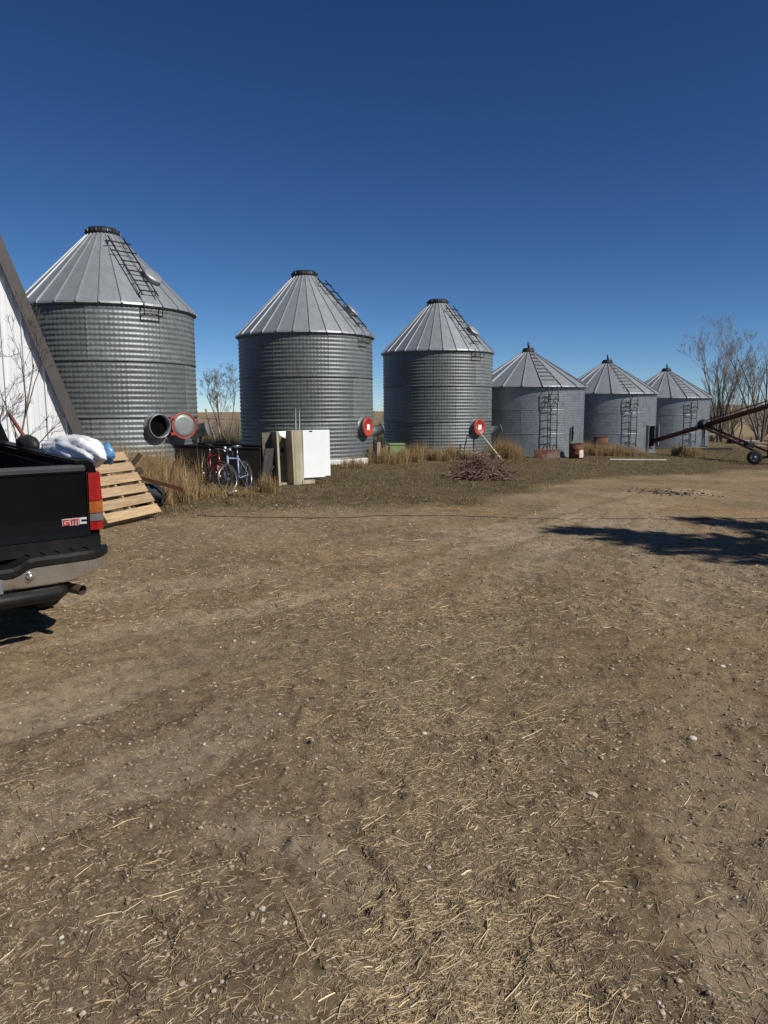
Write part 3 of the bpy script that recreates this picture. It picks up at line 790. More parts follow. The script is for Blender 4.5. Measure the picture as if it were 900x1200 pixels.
    n = 5; f = [(i * n + k, (i + 1) * n + k, (i + 1) * n + (k + 1) % n, i * n + (k + 1) % n) for i in range(40) for k in range(n)] + [tuple(range(n)), tuple(range(40 * n, 41 * n))]
    pad = MB().add(v, f).build('step_pad', PLAST, bp)
    for k in range(5):
        MB().box((0.46 + 0.1 * k, Y0 - 0.06, 0.724), (0.075, 0.11, 0.006)).build('pad_grip', PLAST, pad)
    MB().box((0.02, Y0 - 0.172, 0.555), (0.42, 0.012, 0.10), None, 0.004).build('plate_recess', GREY_TUBE, bp)
    MB().lathe([(0.0, 0.03), (0.022, 0.027), (0.03, 0.0)], 12, axis_matrix((0.40, Y0 - 0.168, 0.60), (0, -1, 0))).build('bumper_bolt', CHROME, bp)
    MB().lathe([(0.0, 0.03), (0.022, 0.027), (0.03, 0.0)], 12, axis_matrix((-0.40, Y0 - 0.168, 0.60), (0, -1, 0))).build('bumper_bolt', CHROME, bp)
    # tow hitch tube, exhaust
    MB().tube([(-0.62, Y0 - 0.14, 0.46), (-0.58, Y0 - 0.175, 0.455), (0.58, Y0 - 0.175, 0.455), (0.63, Y0 - 0.14, 0.46)], [0.035, 0.05, 0.05, 0.035], 12).build('hitch_bar', PLAST, t)
    MB().box((0, Y0 - 0.14, 0.44), (0.10, 0.25, 0.09), None, 0.008).build('receiver', FRAMEM, t)
    MB().tube([(0.62, Y0 + 1.2, 0.50), (0.66, Y0 + 0.35, 0.46), (0.72, Y0 + 0.0, 0.43), (0.77, Y0 - 0.11, 0.425)], [0.034, 0.034, 0.036, 0.036], 14, cap=False).build('tail_pipe', mat('pipe_steel', (0.07, 0.055, 0.045), (0.16, 0.13, 0.11), scale=12, rough=0.6, metal=0.5), t)
    # chassis, axle, spare wheel, fuel tank
    for s in (1, -1): MB().box((s * 0.45, 1.5, 0.60), (0.08, 5.0, 0.14)).build('chassis_rail', FRAMEM, t)
    MB().tube([(-0.8, 0, 0.38), (-0.15, 0, 0.38), (-0.08, 0, 0.38), (0.08, 0, 0.38), (0.15, 0, 0.38), (0.8, 0, 0.38)], [0.05, 0.05, 0.14, 0.14, 0.05, 0.05], 12).build('rear_axle', FRAMEM, t)
    MB().lathe([(0.16, -0.09), (0.33, -0.10), (0.37, -0.05), (0.37, 0.05), (0.33, 0.10), (0.16, 0.09)], 28, Matrix.Translation((0, Y0 + 0.45, 0.55))).build('spare_wheel', TYRE, t)
    # wheels
    for (x, y) in ((0.83, 0.0), (-0.83, 0.0), (0.83, 3.62), (-0.83, 3.62)):
        s = 1 if x > 0 else -1
        w = part_empty('wheel', t); M = axis_matrix((x, y, 0.375 - (0.0)), (s, 0, 0))
        MB().lathe([(0.22, -0.13), (0.335, -0.135), (0.372, -0.10), (0.378, 0.0), (0.372, 0.10), (0.335, 0.135), (0.22, 0.13)], 40, M).build('tyre', TYRE, w)
        MB().lathe([(0.222, -0.12), (0.222, 0.115), (0.205, 0.10), (0.16, 0.06), (0.09, 0.085), (0.0, 0.09)], 28, M).build('rim', CHROME, w)
    # extended cab with glass, hood and nose
    side = [(0.98, 0.58), (3.12, 0.55), (3.12, 1.18), (2.62, 1.24), (1.95, 1.84), (1.15, 1.86), (1.00, 1.80), (0.97, 1.30)]
    v = []; n = len(side)
    def inset(z): return 0.0 if z < 1.3 else 0.19 * (z - 1.3) / 0.56
    for sx in (-1, 1): v += [(sx * (0.975 - inset(z)), y, z) for y, z in side]
    f = [tuple(range(n)), tuple(reversed(range(n, 2 * n)))] + [(i, n + i, n + (i + 1) % n, (i + 1) % n) for i in range(n)]
    MB().add(v, f).build('cab', PAINT, t)
    hood = [(3.12, 0.55), (4.70, 0.50), (4.78, 0.75), (4.74, 1.02), (4.60, 1.12), (3.12, 1.20)]
    MB().prism(hood, -0.96, 0.96, 'x').build('hood', PAINT, t)
    MB().box((0, 4.80, 0.62), (1.9, 0.16, 0.2), None, 0.03).build('front_bumper', CHROME, t)
    MB().box((0, 4.77, 0.90), (0.95, 0.05, 0.24), None, 0.01).build('grille', CHROME, t)
    for s in (1, -1): MB().box((s * 0.72, 4.765, 0.92), (0.38, 0.05, 0.18), None, 0.02).build('headlight', LCLR, t)
    MB().add([(-0.66, 0.966, 1.36), (0.66, 0.966, 1.36), (0.60, 0.978, 1.72), (-0.60, 0.978, 1.72), (-0.66, 0.99, 1.36), (0.66, 0.99, 1.36), (0.60, 1.0, 1.72), (-0.60, 1.0, 1.72)],
             [(0, 1, 2, 3), (4, 5, 6, 7), (0, 1, 5, 4), (1, 2, 6, 5), (2, 3, 7, 6), (3, 0, 4, 7)]).build('rear_window', GLASS, t)
    for s in (1, -1):
        def xp(z, o): return s * (0.975 - inset(z) + o)
        for (ya, yb, yc, yd) in ((1.15, 1.52, 1.50, 1.20), (1.58, 2.52, 1.98, 1.58)):
            MB().add([(xp(1.34, o), ya, 1.34) for o in (.006,)] + [(xp(1.34, .006), yb, 1.34), (xp(1.76, .006), yc, 1.76), (xp(1.76, .006), yd, 1.76)] +
                     [(xp(1.34, -.02), ya, 1.34), (xp(1.34, -.02), yb, 1.34), (xp(1.76, -.02), yc, 1.76), (xp(1.76, -.02), yd, 1.76)],
                     [(0, 1, 2, 3), (4, 5, 6, 7), (0, 1, 5, 4), (1, 2, 6, 5), (2, 3, 7, 6), (3, 0, 4, 7)]).build('side_window', GLASS, t)
        MB().box((s * 1.08, 2.45, 1.32), (0.20, 0.10, 0.2), None, 0.02).build('mirror', PLAST, t)
        dr = MB().box((s * 0.979, 2.05, 0.95), (0.012, 1.0, 0.62), None, 0.004).build('door', PAINT, t)
        MB().box((s * 0.992, 1.68, 1.16), (0.02, 0.16, 0.04), None, 0.006).build('handle', PLAST, dr)
    # windshield
    MB().add([(-0.9, 2.63, 1.26), (0.9, 2.63, 1.26), (0.78, 1.99, 1.82), (-0.78, 1.99, 1.82), (-0.9, 2.58, 1.24), (0.9, 2.58, 1.24), (0.78, 1.95, 1.80), (-0.78, 1.95, 1.80)],
             [(0, 1, 2, 3), (4, 5, 6, 7), (0, 1, 5, 4), (1, 2, 6, 5), (2, 3, 7, 6), (3, 0, 4, 7)]).build('windshield', GLASS, t)
    return t
truck = make_truck()
TM = Matrix.Translation((-3.571, 5.537, 0.015)) @ Matrix.Rotation(R(42.8), 4, 'Z') @ Matrix.Rotation(R(2.53), 4, 'X')

def blob(name, M, rad, mat_, nu=28, nv=16, crease=0.25, seed=1, label=None, cat=None):
    v = []
    for i in range(nv + 1):
        p = math.pi * i / nv
        for k in range(nu):
            q = 2 * math.pi * k / nu
            d = Vector((math.sin(p) * math.cos(q), math.sin(p) * math.sin(q), math.cos(p)))
            nz = float(fbm(np.array([d.x * 2.3 + d.z * 1.7 + seed * 3.1]), np.array([d.y * 2.3 - d.z * 1.1 + seed]), 77, 4)[0])
            rg = abs(float(fbm(np.array([d.x * 4 + d.z * 2.6 + seed]), np.array([d.y * 4 + d.z * 1.9]), 99, 3)[0]))
            s_ = 1 + crease * (nz * 1.6 - rg * 1.5)
            v.append(M @ Vector((d.x * rad[0] * s_, d.y * rad[1] * s_, d.z * rad[2] * s_)))
    f = [(i * nu + k, i * nu + (k + 1) % nu, (i + 1) * nu + (k + 1) % nu, (i + 1) * nu + k) for i in range(nv) for k in range(nu)]
    o = MB().add(v, f, True).build(name, mat_)
    if label: tag(o, label, cat)
    return o
BAGW = mat('white_plastic', (0.72, 0.73, 0.75), (0.82, 0.83, 0.84), scale=5, rough=0.35, bump=0.03, bscale=4)
bag = blob('plastic_bag', TM @ Matrix.Translation((1.0, -0.50, 1.345)) @ Matrix.Rotation(R(-3), 4, 'X'), (0.15, 0.56, 0.15), BAGW, 60, 36, 0.20, 7, 'crumpled white plastic bag slumped over the pickup bed rail', 'plastic bag')
BLUEP = mat('blue_plastic', (0.04, 0.15, 0.36), (0.16, 0.34, 0.58), scale=8, rough=0.3, bump=0.01, bscale=14)
blob('blue_wrapper', TM @ Matrix.Translation((1.10, -0.93, 1.375)), (0.05, 0.10, 0.085), BLUEP, 18, 10, 0.5, 9, 'crumpled blue plastic wrapper lying on the white bag', 'wrapper')
blob('rubber_sack', TM @ Matrix.Translation((0.90, 0.24, 1.365)), (0.08, 0.19, 0.085), mat('black_sack', (0.008, 0.008, 0.008), (0.02, 0.02, 0.02), rough=0.6, bump=0.01, bscale=12), 24, 14, 0.15, 6, 'bulging black sack on the pickup bed rail near the cab', 'sack')
rod = MB().tube([TM @ Vector((0.87, 0.10, 1.375)), TM @ Vector((0.91, 0.74, 1.60))], 0.016, 8).build('rake_pole', mat('red_handle', (0.18, 0.05, 0.03), (0.25, 0.075, 0.045), rough=0.6))
tag(rod, 'thin reddish rake pole sticking up out of the pickup bed', 'rake pole')

# ------------------------------------------------------------------ leaning wooden pallet
WOOD = mat('pallet_wood', (0.29, 0.19, 0.10), (0.50, 0.355, 0.21), scale=4, rough=0.75, bump=0.004, bscale=18, objvar=0.16, stretch=(1.2, 14, 14), dirt=(0.24, 0.16, 0.09), dirt_amt=0.6)
def make_pallet():
    b0 = Vector((-3.42, 10.95, gz(-3.42, 10.95) + 0.03)); along = Vector((-0.30, -0.954, 0)).normalized(); upd = Vector((-0.57, 0.17, 0.86)).normalized()
    upd = (upd - along * upd.dot(along)).normalized(); nrm = along.cross(upd); 
    if nrm.x < 0: nrm = -nrm
    M = Matrix((along, upd, nrm)).transposed().to_4x4(); M.translation = b0
    t = thing('wooden_pallet', 'pale new wooden pallet leaning behind the pickup tail lamp', 'pallet', b0); t.matrix_world = M
    L = 1.22
    for k in range(6):
        y = 0.075 + k * 0.188
        tw = (rnd.random() - .5) * 0.02
        mb = MB(); mb.box((L / 2 + (rnd.random() - .5) * 0.02, y, 0.105), (L, 0.143, 0.017), Matrix.Rotation(tw, 3, 'Z'), 0.002); mb.build('slat', WOOD, t)
        for xx in (0.04, 0.61, 1.18):
            for dy in (-0.04, 0.04): MB().lathe([(0, 0.1155), (0.006, 0.114)], 6, Matrix.Translation((xx + rnd.uniform(-.01, .01), y + dy, 0))).build('nail', DARK, t)
    for k in range(4):
        y = 0.08 + k * 0.30; MB().box((L / 2, y, -0.008), (L, 0.12, 0.016)).build('bottom_slat', WOOD, t)
    for xx in (0.045, 0.61, 1.175): MB().box((xx, 0.54, 0.048), (0.04, 1.05, 0.092)).build('stringer', WOOD, t)
make_pallet()

# junk behind the pallet
def bar(name, a, b, w, m, label, cat, group=None, sq=True, h=None):
    a, b = Vector(a), Vector(b); d = b - a; M = axis_matrix((a + b) / 2, d).to_3x3()
    o = thing(name, label, cat, a)
    mb = MB()
    if sq == 'angle':
        mb.box((a + b) / 2 - a, (w, 0.012, d.length), M); mb.box((a + b) / 2 - a + M @ Vector((-w / 2, w / 2, 0)), (0.012, w, d.length), M)
    elif sq: mb.box((a + b) / 2 - a, (w, h or w, d.length), M, 0.006)
    else: mb.tube([(0, 0, 0), d], w, 8)
    bpy.data.objects.remove(o)
    q = mb.build(name, m); q.location = a
    return tag(q, label, cat, group)
bar('angle_iron', (-4.15, 12.0, 0.62), (-3.22, 11.75, 0.40), 0.055, RUST, 'rusty angle iron lying over the junk beside the pallet', 'angle iron', sq='angle')
bar('timber_stub', (-4.20, 11.75, 0.62), (-3.93, 11.9, 0.99), 0.07, mat('dark_timber', (0.035, 0.022, 0.014), (0.07, 0.045, 0.03), rough=0.9, bump=0.004), 'dark timber stub poking up behind the pallet top', 'timber')
bar('iron_stake', (-3.62, 12.05, 0.15), (-3.45, 12.1, 0.86), 0.028, RUST, 'thin rusty stake standing in the dry grass beside the pallet', 'stake')
bar('crossbeam', (-4.5, 11.3, 0.02), (-4.05, 12.2, 0.72), 0.10, MATS['dark_timber'], 'dark timber beam propped under the pallet', 'timber')
blob('black_tarp', Matrix.Translation((-3.85, 12.05, 0.30)), (0.28, 0.26, 0.20), mat('black_tarp', (0.01, 0.011, 0.013), (0.03, 0.032, 0.036), rough=0.85, bump=0.02, bscale=10), 26, 16, 0.6, 12, 'crumpled black tarp in the grass behind the pallet', 'tarp')

# ------------------------------------------------------------------ dark steel box
def make_steel_box():
    A = Vector((-4.60, 16.15)); B = Vector((-2.62, 15.55)); d = (B - A).normalized(); ang = math.atan2(d.y, d.x); L = (B - A).length
    t = thing('steel_box', 'low black steel box open at the top, behind the two bicycles', 'steel box', (A.x, A.y, 0.08), (0, R(1.6), ang))
    m = mat('black_steel_plate', (0.010, 0.010, 0.010), (0.030, 0.026, 0.023), scale=5, rough=0.7, metal=0.2, dirt=(0.07, 0.04, 0.025), dirt_amt=0.4)
    H = 0.86; W = 0.95
    MB().box((L / 2, 0.0, H / 2), (L, 0.03, H)).build('front_plate', m, t)
    MB().box((L / 2, W, H / 2), (L, 0.03, H)).build('back_plate', m, t)
    # end plate leaning outward with diagonal brace
    MB().add([(L, 0.017, 0), (L, W - .017, 0), (L + 0.10, W - .017, H), (L + 0.10, 0.017, H), (L - 0.03, 0.017, 0), (L - 0.03, W - .017, 0), (L + 0.07, W - .017, H), (L + 0.07, 0.017, H)],
             [(0, 1, 2, 3), (4, 5, 6, 7), (0, 1, 5, 4), (1, 2, 6, 5), (2, 3, 7, 6), (3, 0, 4, 7)]).build('end_plate', mat('grey_steel_plate', (0.035, 0.034, 0.033), (0.07, 0.066, 0.06), scale=8, rough=0.75), t)
    MB().tube([(L + 0.03, 0.1, 0.12), (L + 0.135, W - 0.1, H - 0.04)], 0.022, 6).build('brace', DARK, t)
    MB().box((0.0, W / 2, H / 2), (0.03, W - .03, H)).build('end_plate', m, t)
    MB().box((L / 2, W / 2, 0.1), (L - .04, W - .03, 0.03)).build('floor_plate', m, t)
    for y in (0.0, W): MB().box((L / 2, y, H + 0.012), (L + 0.02, 0.06, 0.024)).build('rim', m, t)
make_steel_box()

# ------------------------------------------------------------------ bicycles
def make_bike(loc, rz, lean, colour, label, drop, fork_col, steer=0.0):
    t = thing('bicycle', label, 'bicycle', loc, (lean, 0, rz), 'bicycles leaning on the steel box')
    P = mat('bike_' + colour[0], colour[1], colour[2], rough=0.35, scale=10, coat=0.4)
    F = mat('bike_' + fork_col[0], fork_col[1], fork_col[2], rough=0.35, scale=10)
    TY = mat('bike_tyre', (0.015, 0.015, 0.015), (0.04, 0.038, 0.034), rough=0.9)
    AL = mat('bike_alloy', (0.35, 0.35, 0.35), (0.5, 0.5, 0.5), rough=0.35, metal=0.9)
    r = 0.30; wb = 0.95
    def wheel(x, yaw=0):
        w = part_empty('wheel', t); M = Matrix.Translation((x, 0, r)) @ Matrix.Rotation(yaw, 4, 'Z')
        def ring(rad, th, n=32, k=7): 
            pts = [M @ Vector((rad * math.cos(q), 0, rad * math.sin(q))) for q in np.linspace(0, 2 * math.pi, n + 1)]
            return MB().tube(pts, th, k, cap=False)
        ring(r - 0.018, 0.020).build('tyre', TY, w); ring(r - 0.044, 0.010, 32, 5).build('rim', AL, w)
        MB().tube([M @ Vector((0, -0.045, 0)), M @ Vector((0, 0.045, 0))], 0.022, 8).build('hub', AL, w)
        sp = MB()
        for k in range(20):
            q = 2 * math.pi * k / 20; q2 = q + (0.35 if k % 2 else -0.35)
            sp.tube([M @ Vector((0.02 * math.cos(q2), (0.03 if k % 4 < 2 else -0.03), 0.02 * math.sin(q2))), M @ Vector(((r - .05) * math.cos(q), 0, (r - .05) * math.sin(q)))], 0.0022, 3, cap=False)
        so = sp.build('spokes', AL, w); so['kind'] = 'stuff'
    wheel(0.0); wheel(wb, steer)
    bb = Vector((0.40, 0, 0.27)); seat = Vector((0.27, 0, 0.72)); head = Vector((0.78, 0, 0.70)); hb = Vector((0.82, 0, 0.58)); ax = Vector((0, 0, r)); fx = Vector((wb, 0, r))
    fr = MB()
    for a, b, th in ((bb, seat, 0.018), (seat + Vector((0.02, 0, -0.06)), head, 0.017), (bb, hb, 0.02), (head + Vector((-.015, 0, .04)), hb + Vector((.012, 0, -.04)), 0.022)): fr.tube([a, b], th, 8)
    for s in (-1, 1):
        fr.tube([bb + Vector((0, s * .02, 0)), ax + Vector((0, s * .055, 0))], 0.010, 6); fr.tube([seat + Vector((0.01, s * .015, -.05)), ax + Vector((0, s * .055, 0))], 0.009, 6)
    fr.build('frame', P, t)
    fk = MB(); 
    for s in (-1, 1): fk.tube([hb + Vector((0.01, 0, -.03)), hb + Vector((0.03, s * .05, -.06)), fx + Vector((-0.02, s * .055, 0.1)), fx + Vector((0, s * .055, 0))], 0.012, 6)
    fk.build('fork', F, t)
    MB().tube([seat, seat + Vector((-0.04, 0, 0.13))], 0.013, 6).build('seat_post', AL, t)
    sd_ = seat + Vector((-0.04, 0, 0.15))
    MB().add([sd_ + Vector(p) for p in ((-.13, -.07, 0), (-.13, .07, 0), (.0, .035, .005), (.14, .015, 0), (.14, -.015, 0), (0, -.035, .005), (-.12, -.06, .045), (-.12, .06, .045), (0, .03, .03), (.13, .01, .028), (.13, -.01, .028), (0, -.03, .03))],
             [(0, 1, 2, 5), (5, 2, 3, 4), (6, 7, 8, 11), (11, 8, 9, 10), (0, 1, 7, 6), (1, 2, 8, 7), (2, 3, 9, 8), (3, 4, 10, 9), (4, 5, 11, 10), (5, 0, 6, 11)], True).build('saddle', TY, t)
    st = head + Vector((-0.02, 0, 0.12)); R3 = Matrix.Rotation(steer, 3, 'Z')
    hbm = MB(); hbm.tube([head + Vector((-.012, 0, 0.03)), st], 0.013, 6)
    if drop:
        for s in (-1, 1): hbm.tube([st + R3 @ Vector(p) for p in ((0.05, 0, 0), (0.05, s * .19, 0), (0.10, s * .21, .0), (0.16, s * .21, -.02), (0.18, s * .21, -.08), (0.14, s * .21, -.14), (0.04, s * .21, -.15))], 0.014, 7)
        hbm.tube([st, st + R3 @ Vector((.05, 0, 0))], 0.013, 6)
    else:
        for s in (-1, 1): hbm.tube([st + R3 @ Vector(p) for p in ((0.0, 0, 0), (0.04, s * .06, .06), (0.02, s * .2, .09), (-.06, s * .30, .08))], 0.012, 7)
    hbm.build('handlebar', TY if drop else AL, t)
    cr = MB(); M = axis_matrix(bb + Vector((0, -.05, 0)), (0, -1, 0)); cr.lathe([(0.0, 0.0), (0.085, 0.0), (0.09, 0.004), (0.085, 0.008), (0, 0.008)], 20, M); cr.build('chainring', DARK, t)
    for s, q in ((1, 0.6), (-1, 0.6 + math.pi)):
        e = bb + Vector((0.16 * math.cos(q), s * .07, 0.16 * math.sin(q)))
        c2 = MB(); c2.tube([bb + Vector((0, s * .06, 0)), e], 0.011, 6); co = c2.build('crank', AL, t)
        MB().box(e + Vector((0, s * .05, 0)), (0.08, 0.08, 0.02), None, 0.004).build('pedal', TY, co)
    MB().lathe([(0.0, 0.03), (0.02, 0.028), (0.03, 0.0), (0.015, -.03), (0, -.03)], 10, axis_matrix(st + Vector((0.05, 0.1, .04)), (1, 0, 0))).build('lamp', LABELW, t)
    return t
def bikeat(x0, y0, x1, y1): return (x0, y0, gz(x0, y0) + 0.0), math.atan2(y1 - y0, x1 - x0)
l, a = bikeat(-3.75, 15.1, -3.22, 14.30)
make_bike(l, a, R(-7), ('red', (0.28, 0.010, 0.018), (0.36, 0.02, 0.03)), 'red road bicycle with drop handlebars, leaning on the steel box', True, ('redwhite', (0.45, 0.03, 0.04), (0.5, 0.06, 0.06)), 0.5)
l, a = bikeat(-2.80, 15.15, -2.99, 14.22)
make_bike(l, a, R(9), ('blue', (0.20, 0.27, 0.42), (0.28, 0.35, 0.50)), 'pale blue bicycle leaning on the steel box', False, ('bluedark', (0.10, 0.13, 0.22), (0.14, 0.17, 0.26)), -0.3)

# ------------------------------------------------------------------ discarded freezer
def make_freezer():
    BE = mat('beige_enamel', (0.36, 0.31, 0.215), (0.46, 0.40, 0.28), scale=5, rough=0.55, dirt=(0.16, 0.12, 0.08), dirt_amt=0.7, stretch=(1, 1, .4))
    BED = mat('beige_liner', (0.10, 0.085, 0.06), (0.15, 0.125, 0.085), scale=5, rough=0.7)
    WE = mat('white_enamel', (0.80, 0.81, 0.82), (0.85, 0.86, 0.86), scale=2, rough=0.3, dirt=(0.6, 0.58, 0.54), dirt_amt=0.25)
    x0, y0 = -1.98, 16.15
    t = thing('discarded_freezer', 'discarded beige freezer standing on end with a white door, in front of a bin', 'freezer', (x0, y0, gz(x0, y0)), (R(-1.0), R(-1.2), R(30)))
    H = 1.20
    # rounded corner column between the open side and the door
    MB().prism([(0.0, 0.02), (0.02, 0.0), (0.06, -0.02), (0.14, -0.03), (0.20, -0.02), (0.235, 0.0), (0.25, 0.03), (0.25, 0.5), (0.0, 0.5)], 0.0, H - 0.0, 'z').build('corner_column', BE, t)
    # open side running back to the left: dark liner with folded flanges
    MB().box((-0.18, 0.30, H / 2), (0.36, 0.04, H - 0.03)).build('side_liner', BED, t)
    for x, w in ((-0.365, 0.05), (-0.02, 0.035)):
        MB().box((x, 0.10, H / 2), (w, 0.36, H - 0.006), None, 0.006).build('flange', BE, t)
    MB().box((-0.50, 0.24, H / 2 - .01), (0.21, 0.04, H - 0.04)).build('outer_panel', BED, t)
    MB().box((-0.19, 0.20, 0.03), (0.30, 0.2, 0.05)).build('bottom_panel', BE, t)
    MB().add([(-0.25, 0.06, H - .10), (-0.13, 0.05, H - .17), (-0.10, 0.08, H - .01), (-0.26, 0.12, H - .01), (-0.25, 0.08, H - .10), (-0.13, 0.07, H - .17), (-0.10, 0.10, H - .01), (-0.26, 0.14, H - .01)],
             [(0, 1, 2, 3), (4, 5, 6, 7), (0, 1, 5, 4), (1, 2, 6, 5), (2, 3, 7, 6), (3, 0, 4, 7)]).build('torn_insulation', WE, t)
    MB().box((0.47, 0.30, H / 2 + 0.02), (0.44, 0.38, H - 0.08)).build('cabinet_body', BE, t)
    MB().box((0.34, 0.02, 0.045), (0.30, 0.12, 0.085)).build('base_plinth', BE, t)
    # door: separate slab, slightly tilted, with a dark hinge mark at the top
    d = MB(); d.box((0.585, 0.035, 0.655), (0.66, 0.055, 1.06), Matrix.Rotation(R(1.2), 3, 'Y'), 0.008); do = d.build('door', WE, t)
    MB().box((0.46, 0.004, 1.165), (0.07, 0.012, 0.025), Matrix.Rotation(R(1.2), 3, 'Y')).build('hinge_mark', DARK, do)
    MB().box((0.84, 0.004, 0.14), (0.12, 0.012, 0.02), Matrix.Rotation(R(4), 3, 'Y')).build('chipped_edge', DARK, do)
make_freezer()
for k, (x, y) in enumerate(((-2.06, 17.25), (-1.98, 17.3))):
    bar('steel_pipe', (x, y, gz(x, y) - 0.1), (x + 0.01, y + 0.02, 1.72 - 0.02 * k), 0.018, GREY_TUBE, 'thin grey pipe standing upright behind the discarded freezer', 'pipe', 'grey pipes behind the freezer', sq=False)
o = bar('white_scrap', (-2.95, 13.9, gz(-2.95, 13.9) + .04), (-2.80, 13.85, gz(-2.8, 13.85) + .10), 0.05, LABELW, 'small white plastic scrap in the grass below the freezer', 'scrap', h=0.03)

# ------------------------------------------------------------------ odds and ends along the bins
def make_tote():
    x, y = 0.42, 25.6
    t = thing('green_tote', 'faded green plastic crate in the straw between two large bins', 'crate', (x, y, gz(x, y)), (0, 0, R(12)))
    G = mat('green_plastic', (0.17, 0.25, 0.10), (0.23, 0.32, 0.14), rough=0.5, scale=5)
    W, D, H = 0.5, 0.45, 0.55
    for s in (-1, 1):
        MB().box((0, s * D / 2, H / 2), (W, 0.02, H)).build('side_panel', G, t); MB().box((s * W / 2, 0, H / 2), (0.02, D - .021, H)).build('end_panel', G, t)
    MB().box((0, 0, 0.02), (W - .03, D - .03, 0.02)).build('floor_panel', G, t)
    MB().box((0, 0, H + 0.03), (W + 0.07, D + 0.07, 0.06), None, 0.012).build('lid', G, t)
make_tote()
GREYW = mat('weathered_wood', (0.20, 0.165, 0.125), (0.34, 0.28, 0.215), scale=5, rough=0.9, bump=0.004, stretch=(8, 8, 1))
bar('wooden_post', (-0.22, 23.9, -0.2), (-0.20, 23.92, 0.66), 0.15, GREYW, 'short weathered post standing beside the green crate', 'post')
bar('wooden_post', (0.02, 24.5, -0.2), (0.10, 24.5, 0.52), 0.11, GREYW, 'leaning weathered stub close against the green crate', 'post')
bar('wooden_pole', (4.42, 26.95, gz(4.4, 26.9) - 0.03), (3.52, 28.2, 1.02), 0.026, mat('pale_stick', (0.55, 0.47, 0.34), (0.66, 0.58, 0.44), rough=0.7), 'pale pole propped against the red lid of a bin', 'pole', sq=False)
bar('iron_post', (3.42, 27.95, gz(3.4, 27.9) - 0.1), (3.42, 27.97, 0.86), 0.05, DARK, 'dark iron post under the red lid behind the brush pile', 'post')

def make_barrel(x, y, rad, h, m, label, tilt=(0, 0), band=None):
    t = thing('steel_barrel', label, 'barrel', (x, y, gz(x, y)), (tilt[0], tilt[1], 0.4))
    MB().lathe([(0, 0.02), (rad * .98, 0.02), (rad, 0), (rad, h * .32), (rad * 1.03, h * .345), (rad, h * .37), (rad, h * .64), (rad * 1.03, h * .665), (rad, h * .69), (rad, h), (rad * .96, h), (rad * .96, h * .93), (0, h * .93)], 24).build('drum', m, t)
    MB().lathe([(rad * .97, h - .015), (rad * 1.03, h - .01), (rad * 1.03, h + .012), (rad * .97, h + .012)], 24).build('rim', m, t)
    if band is not None:
        MB().lathe([(rad + .006, h * .08), (rad + .009, h * .1), (rad + .009, h * .58), (rad + .006, h * .6)], 10, None, True, R(-100), R(-40)).build('paint_patch', band, t)
RUSTP = mat('rust_and_paint', (0.16, 0.055, 0.035), (0.30, 0.13, 0.09), scale=7, rough=0.85, dirt=(0.55, 0.48, 0.40), dirt_amt=0.75)
make_barrel(8.05, 30.75, 0.29, 0.62, RUST, 'rusty barrel with a whitewashed patch at the hatch of a low bin', (R(1), R(-2)), mat('cream_patch', (0.5, 0.46, 0.38), (0.62, 0.58, 0.5), rough=0.8))
make_barrel(10.15, 34.4, 0.33, 0.82, RUST, 'rusty barrel standing in tall tan grass between two low bins')
def make_trough():
    x, y = 6.72, 30.2
    t = thing('metal_trough', 'rusty metal trough with flaking paint, at the foot of a bin ladder', 'trough', (x, y, gz(x, y)), (0, 0, R(-8)))
    L, W, H = 0.95, 0.5, 0.36
    for s in (-1, 1):
        MB().add([(-L / 2, s * W * .42, 0), (L / 2, s * W * .42, 0), (L / 2 + .04, s * W / 2, H), (-L / 2 - .04, s * W / 2, H), (-L / 2, s * (W * .42 - .02), 0), (L / 2, s * (W * .42 - .02), 0), (L / 2 + .04, s * (W / 2 - .02), H), (-L / 2 - .04, s * (W / 2 - .02), H)],
                 [(0, 1, 2, 3), (4, 5, 6, 7), (0, 1, 5, 4), (1, 2, 6, 5), (2, 3, 7, 6), (3, 0, 4, 7)]).build('side_panel', RUSTP, t)
        MB().box((s * (L / 2 + .012), 0, H / 2), (0.02, W - .06, H)).build('end_panel', RUSTP, t)
    MB().box((0, 0, 0.06), (L - .02, W * .8, 0.02)).build('floor_panel', RUSTP, t)
make_trough()
bar('dark_block', (5.55, 30.1, gz(5.5, 30.1)), (5.55, 30.12, gz(5.5, 30.1) + .24), 0.26, DARK, 'small dark block on the ground beside the rusty trough', 'block')
bar('fence_rail', (9.3, 30.2, gz(9.3, 30.2) + .03), (11.9, 30.9, gz(11.9, 30.9) + .03), 0.05, mat('pale_pole', (0.42, 0.38, 0.32), (0.52, 0.48, 0.41), rough=0.8), 'pale rail lying flat in the grass before the low bins', 'rail')
bar('fence_rail', (16.2, 41.0, gz(16.2, 41) + .05), (19.6, 41.4, gz(19.6, 41.4) + .10), 0.12, DARK, 'dark rail lying at the foot of the last low bin', 'rail')

